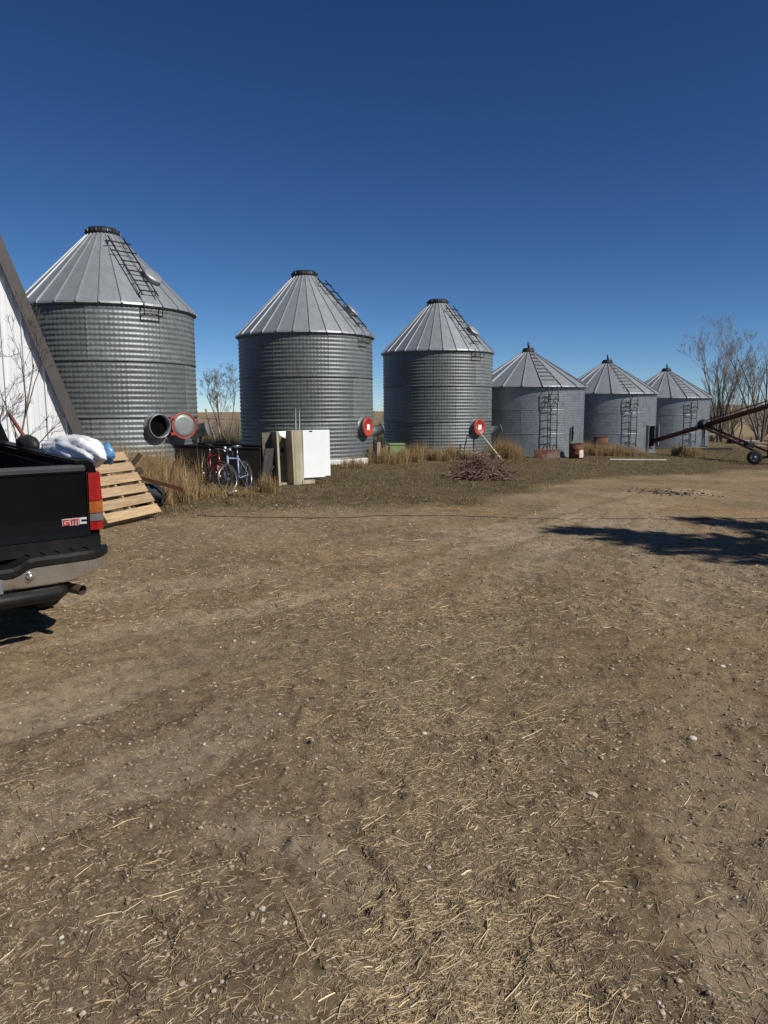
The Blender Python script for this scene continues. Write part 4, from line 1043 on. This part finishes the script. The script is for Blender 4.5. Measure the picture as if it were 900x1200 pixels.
# ------------------------------------------------------------------ grain auger
def make_auger():
    RD = mat('auger_red', (0.075, 0.014, 0.012), (0.12, 0.026, 0.020), scale=5, rough=0.55, dirt=(0.05, 0.03, 0.025), dirt_amt=0.6)
    g0 = gz(14.78, 29.2)
    t = thing('grain_auger', 'dark red grain auger on a wheeled undercarriage, its end in a bin doorway', 'auger', (14.78, 29.2, g0))
    O = Vector((14.78, 29.2, g0))
    a = Vector((13.30, 37.05, 0.0)); b = Vector((16.62, 31.95, 1.78)); d = (b - a); end = a + d * 2.6
    MB().tube([a - O, end - O], 0.11, 14).build('tube', RD, t)
    MB().tube([a - d.normalized() * 0.25 - O, a + d.normalized() * .05 - O], 0.085, 10).build('intake_screw', RUST, t)
    pv = a + d * 0.50
    up = Vector((0, 0, 1)); side = d.cross(up).normalized()
    for off in (0.17,):
        MB().tube([pv + up * off * 1.3 - O, a + d * 1.6 + up * 0.26 - O, end + up * .14 - O], 0.022, 6).build('truss_cable', RD, t)
        for q in (0.75, 1.0, 1.25, 1.6, 2.0): MB().tube([a + d * q - O, a + d * q + up * .24 - O], 0.018, 5).build('truss_post', RD, t)
    # drive pulley and gearbox at the elbow
    pc = pv + Vector((-0.1, -0.14, 0.06)) - O
    MB().lathe([(0.0, -0.05), (0.22, -0.05), (0.25, -0.03), (0.21, 0.0), (0.25, 0.03), (0.22, 0.05), (0.06, 0.05), (0.05, 0.09), (0, 0.09)], 24, axis_matrix(pc, (-0.3, -1, 0.05))).build('drive_pulley', DARK, t)
    MB().box(pv + Vector((0.12, -0.05, 0.02)) - O, (0.34, 0.30, 0.30), None, 0.03).build('gearbox', DARK, t)
    MB().tube([pv + Vector((0, -.1, 0)) - O, pv + Vector((0.02, -.1, -0.95)) - O], 0.03, 8).build('prop_leg', DARK, t)
    MB().box(pv + Vector((0.02, -.1, -0.96)) - O, (0.34, 0.1, 0.03)).build('prop_foot', DARK, t)
    # undercarriage arms to the axle
    ax = Vector((15.15, 29.25, g0 + 0.29))
    for k, s in enumerate((-0.16, 0.16)):
        MB().tube([pv + Vector((0.05 + s, 0, -.04)) - O, ax + Vector((s * 1.5 + .12, 0.05, 0.16)) - O], 0.055, 8).build('undercarriage_arm', RD, t)
    m2 = (pv + ax) / 2
    MB().box(m2 + Vector((0.05, -0.1, -0.05)) - O, (0.5, 0.3, 0.16), None, 0.03).build('belt_guard', DARK, t)
    MB().box(m2 + (ax - m2) * 0.52 + Vector((0.05, 0, 0.17)) - O, (0.34, 0.34, 0.26), None, 0.04).build('engine', DARK, t)
    MB().tube([m2 + (ax - m2) * 0.52 + Vector((0.12, 0, 0.25)) - O, m2 + (ax - m2) * 0.52 + Vector((0.12, 0, 0.5)) - O], 0.03, 8).build('exhaust_stack', DARK, t)
    MB().tube([ax + Vector((-0.42, 0, 0)) - O, ax + Vector((1.9, 0.5, 0)) - O], 0.05, 8).build('axle', RD, t)
    MB().box(ax + Vector((0.28, 0.02, 0.38)) - O, (0.22, 0.22, 0.75), None, 0.02).build('winch_stand', DARK, t)
    MB().tube([pv + Vector((0.9, -1.9, -.35)) - O, pv + Vector((0.86, -2.1, -0.9)) - O, Vector((14.25, 31.3, gz(14.25, 31.3) + .02)) - O], 0.012, 5).build('hanging_hose', DARK, t)
    TY = MATS['tyre_rubber']
    for (p, s) in ((ax + Vector((-0.37, 0.0, 0)), -1), (ax + Vector((1.85, 0.49, 0)), 1)):
        w = part_empty('wheel', t); M = axis_matrix(p - O, (s * 0.35, -0.94, 0))
        MB().lathe([(0.17, -0.08), (0.26, -0.085), (0.285, -0.05), (0.285, 0.05), (0.26, 0.085), (0.17, 0.08)], 30, M).build('tyre', TY, w)
        MB().lathe([(0.175, -0.07), (0.175, 0.07), (0.14, 0.04), (0.06, 0.05), (0.05, 0.09), (0, 0.09)], 20, M).build('rim', DISC, w)
make_auger()

# ------------------------------------------------------------------ bare trees, bushes, brush
BARK = mat('bark', (0.10, 0.082, 0.066), (0.19, 0.16, 0.13), scale=6, rough=0.95, bump=0.01, bscale=20)
TWIG = mat('twigs', (0.17, 0.14, 0.115), (0.27, 0.23, 0.195), scale=4, rough=0.9)
def grow(mb_t, mb_c, p, d, L, r, lev, maxlev, rr, spread, upb, kids=(3, 5)):
    n = 4 if lev < 2 else (3 if lev < 4 else 2)
    pts = [p]; dd = d.copy(); rad = [r]
    for i in range(n):
        dd = (dd + Vector((rr.gauss(0, .10), rr.gauss(0, .10), rr.gauss(0, .07) + upb * 0.10))).normalized()
        pts.append(pts[-1] + dd * (L / n)); rad.append(max(r * (1 - 0.72 * (i + 1) / n), 0.0025))
    (mb_t if lev == 0 else mb_c).tube(pts, rad, 8 if lev == 0 else (5 if lev == 1 else 3), cap=False)
    if lev >= maxlev: return
    nk = rr.randint(*kids) + (2 if lev == 0 else 0)
    for k in range(nk):
        q = rr.uniform(0.28 if lev else 0.22, 0.98); i = min(int(q * n), n - 1); fpt = pts[i].lerp(pts[i + 1], q * n - i)
        axis = Vector((rr.gauss(0, 1), rr.gauss(0, 1), rr.gauss(0, .5)))
        side = (axis - dd * axis.dot(dd)).normalized()
        sp = rr.uniform(0.6, 1.15) * spread
        nd = (dd * math.cos(sp) + side * math.sin(sp) + Vector((0, 0, upb * .35))).normalized()
        grow(mb_t, mb_c, fpt, nd, L * rr.uniform(0.42, 0.68) * (1.05 - 0.35 * q), max(rad[i] * rr.uniform(.45, .7), .003), lev + 1, maxlev, rr, spread, upb, kids)
def bare_tree(name, label, cat, loc, h, seed, trunks=1, maxlev=4, spread=0.62, upb=0.55, r0=None, group=None, kids=(3, 5), tilt=0.1, twig=None):
    rr = random.Random(seed); t = thing(name, label, cat, loc, (0, 0, 0), group)
    c = MB()
    for k in range(trunks):
        tb = MB(); a = 2 * math.pi * (k + rr.random() * .5) / max(trunks, 1)
        d = Vector((math.cos(a) * tilt * (1 if trunks > 1 else .3), math.sin(a) * tilt * (1 if trunks > 1 else .3), 1)).normalized()
        grow(tb, c, Vector((math.cos(a) * .12 * (trunks > 1), math.sin(a) * .12 * (trunks > 1), -0.15)), d, h * rr.uniform(.62, .74), (r0 or h * .016), 0, maxlev, rr, spread, upb, kids)
        tb.build('trunk', BARK, t, fix=False)
    c.build('crown', twig or TWIG, t, fix=False)
    return t
def P(x, y): return (x, y, gz(x, y))
bare_tree('bare_tree', 'tall bare tree with several trunks rising behind the last low bin', 'tree', P(24.6, 54), 8.6, 3, 5, 5, 0.5, 0.65, 0.07, kids=(3, 5), tilt=0.13)
bare_tree('bare_tree', 'slender bare tree between the last low bin and a thicker tree', 'tree', P(25.0, 52), 6.8, 5, 2, 5, 0.6, 0.5, 0.065, kids=(3, 4))
bare_tree('bare_tree', 'tall bare tree with a dark forked trunk above the auger undercarriage', 'tree', P(26.6, 52), 9.3, 8, 4, 5, 0.52, 0.65, 0.09, kids=(3, 5), tilt=0.14)
bare_tree('bare_tree', 'short bare tree in the gap between the open-ported bin and its neighbour', 'tree', P(-6.35, 29.5), 3.5, 21, 4, 5, 0.62, 0.5, 0.034, kids=(3, 4), tilt=0.16)
bare_tree('bare_sapling', 'leafless sapling in front of the white shed wall', 'sapling', P(-5.6, 10.5), 3.3, 36, 2, 4, 0.75, 0.3, 0.026, kids=(3, 5), tilt=0.12, twig=mat('dark_twigs', (0.07, 0.052, 0.042), (0.12, 0.092, 0.075), rough=0.9))
bg_b = [(-7.3, 33, 1.5), (-6.9, 36, 1.7), (-5.6, 33, 1.55), (-5.2, 34.5, 1.7), (-4.9, 33.4, 1.3), (-0.1, 36, 2.0), (0.35, 38, 2.2), (-0.6, 40, 2.3)]
for k, (x, y, h) in enumerate(bg_b):
    bare_tree('bare_bush', 'low leafless bush behind the gaps of the large bins', 'bush', P(x, y), h, 100 + k, 6, 2, 0.5, 0.6, 0.02, 'bushes behind the large bins', kids=(4, 6), tilt=0.35)
br = [(24.0 + 0.95 * i + rnd.uniform(-.5, .5), 57 + rnd.uniform(-3, 7), 3.2 + rnd.random() * 1.3) for i in range(14)]
for k, (x, y, h) in enumerate(br):
    bare_tree('bare_bush', 'leafless brown bush in the thicket beyond the auger', 'bush', P(x, y), h, 200 + k, 15, 2, 0.6, 0.4, 0.04, 'bushes in the thicket beyond the auger', kids=(5, 7), tilt=0.5)
# fence beyond the gap
t = thing('wire_fence', 'old wire fence with leaning posts in the gap between two large bins', 'fence', P(-7.0, 30.6))
fo = Vector(P(-7.0, 30.6))
for (x, dx, h) in ((-6.9, -0.45, 1.55), (-6.65, -.30, 1.35), (-4.55, 0.03, 1.2), (-3.0, .05, 1.25)):
    MB().tube([Vector((x + fo.x * 0 + 0.0, 30.6, gz(x, 30.6) - .2)) - fo, Vector((x + dx, 30.65, gz(x, 30.6) + h)) - fo], [0.055, 0.045], 8).build('post', GREYW, t)
for z in (0.55, 1.15): MB().tube([Vector((-7.5, 30.55, gz(-7.5, 30.6) + z)) - fo, Vector((-5, 30.55, gz(-5, 30.6) + z - .05)) - fo, Vector((-2.5, 30.55, gz(-2.5, 30.6) + z)) - fo], 0.012, 4).build('wire', GREYW, t)
# pale logs beyond the auger
LOG = mat('pale_log', (0.19, 0.155, 0.115), (0.36, 0.31, 0.245), scale=4, rough=0.9, objvar=0.3)
for k in range(16):
    x = rnd.uniform(20.5, 28.5); y = rnd.uniform(46, 51); L = rnd.uniform(0.8, 2.8); a = rnd.uniform(-.7, .7); rd = rnd.uniform(.03, .09)
    z = gz(x, y) + rd + rnd.choice((0, 0, .25, .5)) 
    mb = MB(); mb.tube([(-L / 2, 0, 0), (-L * .1, rnd.uniform(-.1, .1), rnd.uniform(-.03, .05)), (L / 2, 0, rnd.uniform(-.05, .12))], [rd, rd * .9, rd * .6], 8)
    o = mb.build('fallen_log', LOG); o.location = (x, y, z); o.rotation_euler = (0, 0, a)
    tag(o, 'pale fallen log on the rough ground beyond the auger', 'log', 'logs beyond the auger')

def make_brush():
    x0, y0 = 2.55, 19.3
    t = MB(); rr = random.Random(5); z0 = gz(x0, y0)
    for k in range(520):
        q = rr.random() ** .7; a = rr.uniform(0, 2 * math.pi); px, py = math.cos(a) * q * .78, math.sin(a) * q * .5
        L = rr.uniform(.3, .95); d = Vector((rr.gauss(0, 1), rr.gauss(0, .7), rr.gauss(.25, .55))).normalized()
        top = .62 * (1 - q ** 1.7) + .05
        c = Vector((px, py, rr.uniform(.03, 1) ** .8 * top))
        p0 = c - d * L / 2; p1 = c + d * L / 2
        p0.z = max(p0.z, -.02); p1.z = max(p1.z, -.02)
        mid = (p0 + p1) / 2 + Vector((rr.gauss(0, .06), rr.gauss(0, .06), abs(rr.gauss(0, .05))))
        r = rr.uniform(.005, .014); t.tube([p0, mid, p1], [r, r * .8, r * .4], 4, cap=False)
    o = t.build('brush_pile', mat('brush_twigs', (0.10, 0.055, 0.045), (0.27, 0.18, 0.135), scale=3, rough=0.9), fix=False); o.location = (x0, y0, z0)
    tag(o, 'pile of cut reddish brushwood on the turf before a large bin', 'brush pile')
make_brush()

def wire_shadow():  # dark strip laid on the dirt to stand for an overhead wire's shadow
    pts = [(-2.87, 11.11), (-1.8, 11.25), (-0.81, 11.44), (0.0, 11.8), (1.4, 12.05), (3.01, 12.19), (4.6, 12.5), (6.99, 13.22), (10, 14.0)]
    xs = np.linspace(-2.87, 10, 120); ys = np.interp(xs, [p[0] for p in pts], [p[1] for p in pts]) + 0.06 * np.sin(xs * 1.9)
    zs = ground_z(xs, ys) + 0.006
    o = MB().tube(list(zip(xs, ys, zs)), 0.0055, 5, cap=False).build('wire_shadow_strip', DARK, fix=False); tag(o, 'thin dark strip imitating the shadow of an overhead wire across the dirt yard', 'wire_shadow')
wire_shadow()

# spruce standing outside the view to the right; its shadow falls into the yard
def spruce(name, label, x, y, h, rad, seed):
    rr = np.random.default_rng(seed); t = thing(name, label, 'tree', P(x, y))
    MB().tube([(0, 0, -.2), (0.02, 0, h * .5), (0, 0.02, h)], [h * .018, h * .011, .012], 8).build('trunk', BARK, t)
    bs = MB(); V = []; 
    r2 = random.Random(seed); z = 0.8
    cen = []; 
    while z < h - .15:
        k = 1 - z / h; L = rad * (k ** .8) * 1.05 + .12
        for i in range(7 if k > .25 else 5):
            a = r2.uniform(0, 6.283); Lb = L * r2.uniform(.65, 1.12); dz = -0.12 * Lb * r2.uniform(.3, 1.4) + (.25 if k < .12 else 0)
            e = Vector((math.cos(a) * Lb, math.sin(a) * Lb, z + dz)); s_ = Vector((0, 0, z))
            bs.tube([s_, s_.lerp(e, .5) + Vector((0, 0, .05 * Lb)), e], [.018 * k + .008, .010 * k + .006, .003], 3, cap=False)
            n = int(10 + 22 * Lb)
            for q in np.linspace(.18, 1.04, n):
                c = s_.lerp(e, float(q))
                for j in range(4):
                    cen.append((c.x + r2.gauss(0, .05), c.y + r2.gauss(0, .05), c.z + r2.gauss(0, .04), a + r2.uniform(-1.1, 1.1), r2.uniform(.10, .24)))
        z += .20 + .12 * k
    bs.build('branches', BARK, t, fix=False)
    cen = np.array(cen); n = len(cen)
    d = np.c_[np.cos(cen[:, 3]), np.sin(cen[:, 3]), rr.normal(-.1, .3, n)]; d /= np.linalg.norm(d, axis=1)[:, None]
    s = np.cross(d, [0, 0, 1.0]); s /= np.linalg.norm(s, axis=1)[:, None]; L = cen[:, 4][:, None]; c = cen[:, :3]
    v = np.stack([c - s * .016, c + s * .016, c + d * L * .6 + s * .02, c + d * L, c + d * L * .6 - s * .02], 1)
    f = np.array([[0, 1, 2], [0, 2, 4], [4, 2, 3]]); F = (np.arange(n)[:, None, None] * 5 + f[None]).reshape(-1, 3)
    tint = np.repeat(np.array([[.03, .06, .03]]) * rr.uniform(.6, 1.5, (n, 1)), 5, 0)
    o = np_mesh('crown', v.reshape(-1, 3), F, tint_mat('needles'), attr=tint); setpar(o, t)
spruce('spruce_tree', 'tall dark spruce at the right of the yard, casting the long shadow', 11.8, 5.2, 9.2, 4.4, 4)
spruce('spruce_tree', 'smaller spruce beside the tall spruce at the right of the yard', 14.4, 6.9, 9.2, 3.8, 9)

# ------------------------------------------------------------------ grass, straw, stones
def blades(name, x, y, h, w, lean, tint, material, label, cat=None, curl=0.35, z=None, ang=None):
    n = len(x); a = rng.uniform(0, 2 * np.pi, n) if ang is None else ang
    z = ground_z(x, y) if z is None else z
    d = np.c_[np.cos(a), np.sin(a), np.zeros(n)]; q = rng.uniform(0, 2 * np.pi, n); s = np.c_[np.cos(q), np.sin(q), np.zeros(n)]
    b = np.c_[x, y, z - 0.01]; up = np.array([0, 0, 1.0])
    ln = lean[:, None]; hh = h[:, None]; ww = w[:, None]
    m = b + (up * (1 - ln * .25) + d * ln * .45) * hh * .55
    tip = b + (up * (1 - ln * (.45 + curl)) + d * ln * (1.0 + curl)) * hh
    v = np.stack([b - s * ww / 2, b + s * ww / 2, m + s * ww * .38, tip, m - s * ww * .38], 1)
    f = np.array([[0, 1, 2], [0, 2, 4], [4, 2, 3]]); F = (np.arange(n)[:, None, None] * 5 + f[None]).reshape(-1, 3)
    T = np.repeat(tint, 5, 0); T = T * np.tile(np.array([.8, .8, 1.0, 1.12, 1.0]), n)[:, None] if False else T
    o = np_mesh(name, v.reshape(-1, 3), F, material, attr=T); tag(o, label, cat, kind='stuff'); return o
def cmix(n, cols, wts, var=.22):
    c = np.array(cols)[rng.choice(len(cols), n, p=np.array(wts) / sum(wts))]
    return c * rng.uniform(1 - var, 1 + var, (n, 1))
GRASSM = tint_mat('dry_grass_blades', .7, .25)
TAN = [(.40, .28, .135), (.32, .215, .095), (.48, .37, .21), (.22, .15, .075)]
def clumps(specs):
    X, Y, Hh = [], [], []
    for (cx, cy, rx, ry, n, h0, h1) in specs:
        nt = max(3, n // 45); tx = rng.normal(0, .5, nt) * rx; ty = rng.normal(0, .5, nt) * ry
        k = rng.integers(0, nt, n); th = rng.uniform(.65, 1.1, nt)[k]
        X.append(cx + tx[k] + rng.normal(0, .055, n)); Y.append(cy + ty[k] + rng.normal(0, .055, n)); Hh.append(rng.uniform(h0, h1, n) * th)
    return np.concatenate(X), np.concatenate(Y), np.concatenate(Hh)
specs = [(-4.3, 13.2, .9, .9, 5200, .45, .95), (-5.2, 14.8, 1.2, .9, 5200, .5, 1.05), (-4.75, 14.4, .6, .7, 3600, .45, .95), (-3.9, 12.8, .4, .5, 1800, .3, .7), (-4.8, 12.2, .7, .6, 3000, .45, .95),
         (-6.2, 16.2, 1.0, .7, 3600, .5, 1.0), (-4.9, 15.3, .4, .3, 1400, .4, .85), (-3.5, 13.5, .5, .3, 900, .12, .3), (-2.35, 14.7, .13, .12, 700, .25, .55), (-3.2, 13.9, .7, .15, 700, .1, .28), (-3.0, 14.15, .4, .1, 260, .15, .35),
         (-0.9, 21.8, .35, .25, 500, .2, .5), (0.0, 24.0, .5, .4, 1500, .4, .9), (0.9, 25.4, .5, .4, 1100, .3, .8), (1.4, 26.6, .8, .4, 2000, .4, .85), (2.6, 27.2, .7, .35, 1500, .35, .8), (3.4, 27.4, .5, .3, 700, .25, .6), (0.5, 26.2, .4, .3, 700, .4, .9),
         (4.75, 29.0, .55, .5, 3000, .5, 1.1), (5.2, 29.6, .4, .4, 1400, .3, .7), (9.4, 33.6, .6, .5, 2000, .4, .9), (10.6, 33.9, .9, .5, 2300, .4, .85), (11.8, 35.0, .7, .4, 1000, .25, .6), (14.3, 35.2, .45, .4, 1700, .4, .85), (15.2, 36.2, .5, .4, 900, .3, .6), (-3.6, 20.9, .9, .4, 900, .25, .6), (-6.6, 28, 2.2, 2, 3500, .35, .9), (-0.3, 33, 1.2, 2, 1800, .35, .9)]
x, y, h = clumps(specs); n = len(x)
blades('tall_dry_grass', x, y, h, rng.uniform(.005, .012, n), rng.uniform(.03, 1.0, n) ** 1.5, cmix(n, TAN, [4, 3, 2, 2]), GRASSM, 'tall tan dry grass around the bins and the junk')
# short turf between the yard and the bins
def sample(n, x0, x1, y0, y1, maskf, far=1.0):
    X, Y = [], []; got = 0
    while got < n:
        m = 60000; yy = y0 * (y1 / y0) ** (rng.random(m) ** far); xx = rng.uniform(x0, x1, m) * (yy / y1 * .9 + .1)
        k = rng.random(m) < maskf(xx, yy); X.append(xx[k]); Y.append(yy[k]); got += k.sum()
    return np.concatenate(X)[:n], np.concatenate(Y)[:n]
x, y = sample(95000, -26, 26, 10.2, 44, lambda a, b: grass_mask(a, b) * (0.25 + sst(-.15, .2, fbm(a * .8, b * .8, 71, 3))))
n = len(x)
inb = np.zeros(n, bool)
for (bx, by, br_) in ((-7.25, 19.83, 2.3), (-2.56, 24.9, 2.3), (2.21, 30.34, 2.3), (6.49, 33.48, 2.55), (11.6, 38.68, 2.55), (16.84, 44.36, 2.6)): inb |= np.hypot(x - bx, y - by) < br_
x, y = x[~inb], y[~inb]; n = len(x); gm = vnoise(x * .5, y * .5, 83)
t1 = cmix(n, [(.095, .082, .036), (.12, .095, .048), (.075, .070, .032)], [3, 3, 2]); t2 = cmix(n, [(.30, .22, .11), (.22, .16, .08), (.36, .28, .16)], [3, 3, 1])
pick = rng.random(n) < (.30 + .4 * gm); tt = np.where(pick[:, None], t2, t1)
blades('short_turf', x, y, rng.uniform(.03, .11, n) * (.8 + .012 * y), rng.uniform(.006, .014, n) * (.7 + .02 * y), rng.uniform(.2, 1.0, n), tt, GRASSM, 'short greenish brown turf between the yard and the bins', curl=.3)

def sticks(name, x, y, L, w, tint, material, label, tiltz=.10, bias=None, lift=None):
    n = len(x); a = rng.uniform(0, np.pi, n)
    if bias is not None: a = np.where(rng.random(n) < .5, rng.normal(bias, .4, n), a)
    ca, sa = np.cos(a), np.sin(a); hl = L / 2
    zc = ground_z(x, y) + w * .45 + (lift if lift is not None else 0)
    z0 = np.maximum(ground_z(x - ca * hl, y - sa * hl), zc - .03) + w * .3; z1 = np.maximum(ground_z(x + ca * hl, y + sa * hl), zc - .03) + w * .3 + np.abs(rng.normal(0, tiltz, n)) * L * .5
    bend = rng.normal(0, .07, n) * L
    p0 = np.c_[x - ca * hl, y - sa * hl, z0]; p2 = np.c_[x + ca * hl, y + sa * hl, z1]; pm = (p0 + p2) / 2; pm[:, 0] -= sa * bend; pm[:, 1] += ca * bend; pm[:, 2] = np.maximum(pm[:, 2], zc)
    s = np.c_[-sa, ca, np.zeros(n)] * (w / 2)[:, None]; u = np.zeros((n, 3)); u[:, 2] = w * .55
    v = np.stack([p0 - s, p0 + s, p0 + u, pm - s, pm + s, pm + u, p2 - s * .7, p2 + s * .7, p2 + u * .7], 1)
    f = []
    for r_ in (0, 3):
        for k in range(3): f.append([r_ + k, r_ + (k + 1) % 3, r_ + 3 + (k + 1) % 3, r_ + 3 + k])
    F = (np.arange(n)[:, None, None] * 9 + np.array(f)[None]).reshape(-1, 4)
    o = np_mesh(name, v.reshape(-1, 3), F, material, attr=np.repeat(tint, 9, 0)); tag(o, label, kind='stuff'); return o
STRAWM = tint_mat('straw', .6, 0, .35)
def fan(n, y0, y1, maskf, half=.72):
    X, Y = [], []; got = 0
    while got < n:
        m = 40000; yy = y0 * (y1 / y0) ** rng.random(m); xx = rng.uniform(-half, half, m) * (yy + .6)
        k = rng.random(m) < maskf(xx, yy); X.append(xx[k]); Y.append(yy[k]); got += k.sum()
    return np.concatenate(X)[:n], np.concatenate(Y)[:n]
PALE = [(.62, .49, .28), (.52, .39, .20), (.70, .59, .38), (.40, .29, .15)]; DRK = [(.10, .072, .048), (.16, .115, .075), (.22, .165, .105), (.30, .225, .14)]
m1 = lambda a, b: straw_mask(a, b) ** 1.2 + .02
SOILY = [(.27, .205, .12), (.34, .26, .155), (.18, .13, .08), (.42, .33, .20)]
x, y = fan(60000, 1.35, 8.0, m1); n = len(x)
sticks('straw_litter', x, y, rng.uniform(.008, .035, n), rng.uniform(.0012, .0026, n), np.where(rng.random((n, 1)) < .82, cmix(n, SOILY, [3, 3, 3, 2]), cmix(n, PALE, [2, 3, 0.3, 4])), STRAWM, 'chopped straw and chaff littering the dirt yard', .14)
x, y = fan(1900, 1.35, 7.0, m1); n = len(x)
sticks('long_straw', x, y, rng.lognormal(-2.9, .5, n), np.clip(rng.lognormal(-6.1, .4, n), .0012, .006), cmix(n, PALE + SOILY[:2], [2, 3, 1, 4, 3, 3], .25), STRAWM, 'long pale straw stalks lying over the chaff', .05, .62, .003)
x, y = fan(14000, 1.35, 13, lambda a, b: .25 + .75 * sst(-.1, .2, fbm(a * .7, b * .7, 53, 3))); n = len(x)
sticks('scattered_stems', x, y, rng.lognormal(-3.5, .5, n), rng.uniform(.0014, .0032, n), np.where(rng.random((n, 1)) < .86, cmix(n, DRK, [3, 3, 3, 2]), cmix(n, PALE, [2, 3, .5, 4])), STRAWM, 'scattered dark stems and straw bits over bare dirt', .10)
x, y = fan(12000, 5.5, 14, lambda a, b: .3 + .7 * straw_mask(a, b)); n = len(x)
sticks('distant_litter', x, y, rng.lognormal(-3.1, .5, n), rng.uniform(.003, .006, n), np.where(rng.random((n, 1)) < .85, cmix(n, SOILY + DRK[:2], [3, 3, 2, 3, 2, 2]), cmix(n, PALE, [2, 3, .5, 4])), STRAWM, 'straw bits strewn over the far part of the yard', .10)

ico_v = np.array([(0, 0, 1), (.89, 0, .45), (.28, .85, .45), (-.72, .53, .45), (-.72, -.53, .45), (.28, -.85, .45), (.72, .53, -.45), (-.28, .85, -.45), (-.89, 0, -.45), (-.28, -.85, -.45), (.72, -.53, -.45), (0, 0, -1)])
ico_f = np.array([(0, 1, 2), (0, 2, 3), (0, 3, 4), (0, 4, 5), (0, 5, 1), (1, 6, 2), (2, 7, 3), (3, 8, 4), (4, 9, 5), (5, 10, 1), (6, 7, 2), (7, 8, 3), (8, 9, 4), (9, 10, 5), (10, 6, 1), (11, 7, 6), (11, 8, 7), (11, 9, 8), (11, 10, 9), (11, 6, 10)])
def pebbles(name, x, y, s, tint, label, sink=.25, flat=.6):
    n = len(x); a = rng.uniform(0, 6.28, n)
    sc = np.stack([s * rng.uniform(.8, 1.3, n), s * rng.uniform(.7, 1.1, n), s * rng.uniform(flat * .7, flat * 1.3, n)], 1)
    v = ico_v[None] * sc[:, None] * rng.uniform(.8, 1.2, (n, 12, 1))
    ca, sa = np.cos(a)[:, None], np.sin(a)[:, None]; X = v[:, :, 0] * ca - v[:, :, 1] * sa; Y = v[:, :, 0] * sa + v[:, :, 1] * ca
    V = np.stack([X + x[:, None], Y + y[:, None], v[:, :, 2] + (ground_z(x, y) + s * (flat - sink) * .6)[:, None]], 2)
    F = (np.arange(n)[:, None, None] * 12 + ico_f[None]).reshape(-1, 3)
    o = np_mesh(name, V.reshape(-1, 3), F, STRAWM, attr=np.repeat(tint, 12, 0)); tag(o, label, kind='stuff'); return o
STONE = [(.32, .265, .19), (.42, .365, .285), (.24, .185, .125), (.54, .49, .41)]; CLOD = [(.27, .205, .135), (.33, .255, .17), (.20, .15, .10)]
x, y = fan(7000, 1.35, 13, lambda a, b: .25 + .75 * (1 - straw_mask(a, b))); n = len(x)
pebbles('gravel', x, y, rng.lognormal(-5.55, .45, n) * (.8 + .10 * y), cmix(n, STONE, [4, 3, 4, 1]), 'small pale gravel stones pressed into the dirt')
x, y = fan(14000, 1.35, 13, lambda a, b: .2 + .8 * sst(-.1, .2, fbm(a * 1.1, b * 1.1, 57, 3))); n = len(x)
pebbles('dirt_clods', x, y, np.minimum(rng.lognormal(-5.45, .5, n), .011) * (.8 + .10 * y), cmix(n, CLOD, [3, 2, 3]), 'crumbled dirt clods over the yard')
x = rng.normal(6.85, .45, 420); y = rng.normal(17.4, .35, 420)
pebbles('dark_clods', x, y, rng.lognormal(-4.4, .5, 420), cmix(420, [(.02, .018, .016), (.05, .04, .03)], [1, 1]), 'patch of dark crumbled lumps on the far dirt')
x = rng.uniform(-8, 10, 90); y = rng.uniform(9, 26, 90)
pebbles('pale_scraps', x, y, rng.uniform(.012, .03, 90), cmix(90, [(.45, .40, .31), (.33, .25, .16)], [1, 2]), 'small pale scraps and stones dotted over turf and dirt')
for (x, y, s, sd_) in ((1.55, 3.51, .018, 3), (2.2, 4.6, .016, 5), (0.2, 3.6, .012, 8)):
    blob('field_stone', Matrix.Translation((x, y, gz(x, y) + s * .35)), (s * 1.3, s, s * .7), mat('field_stone', (.46, .41, .34), (.58, .53, .46), scale=12, rough=.9, bump=.004), 12, 8, .3, sd_)
for o in [q for q in bpy.data.objects if q.name.startswith('field_stone')]: tag(o, 'pale egg-sized stone lying loose on the dirt', 'stone', 'pale stones on the dirt')
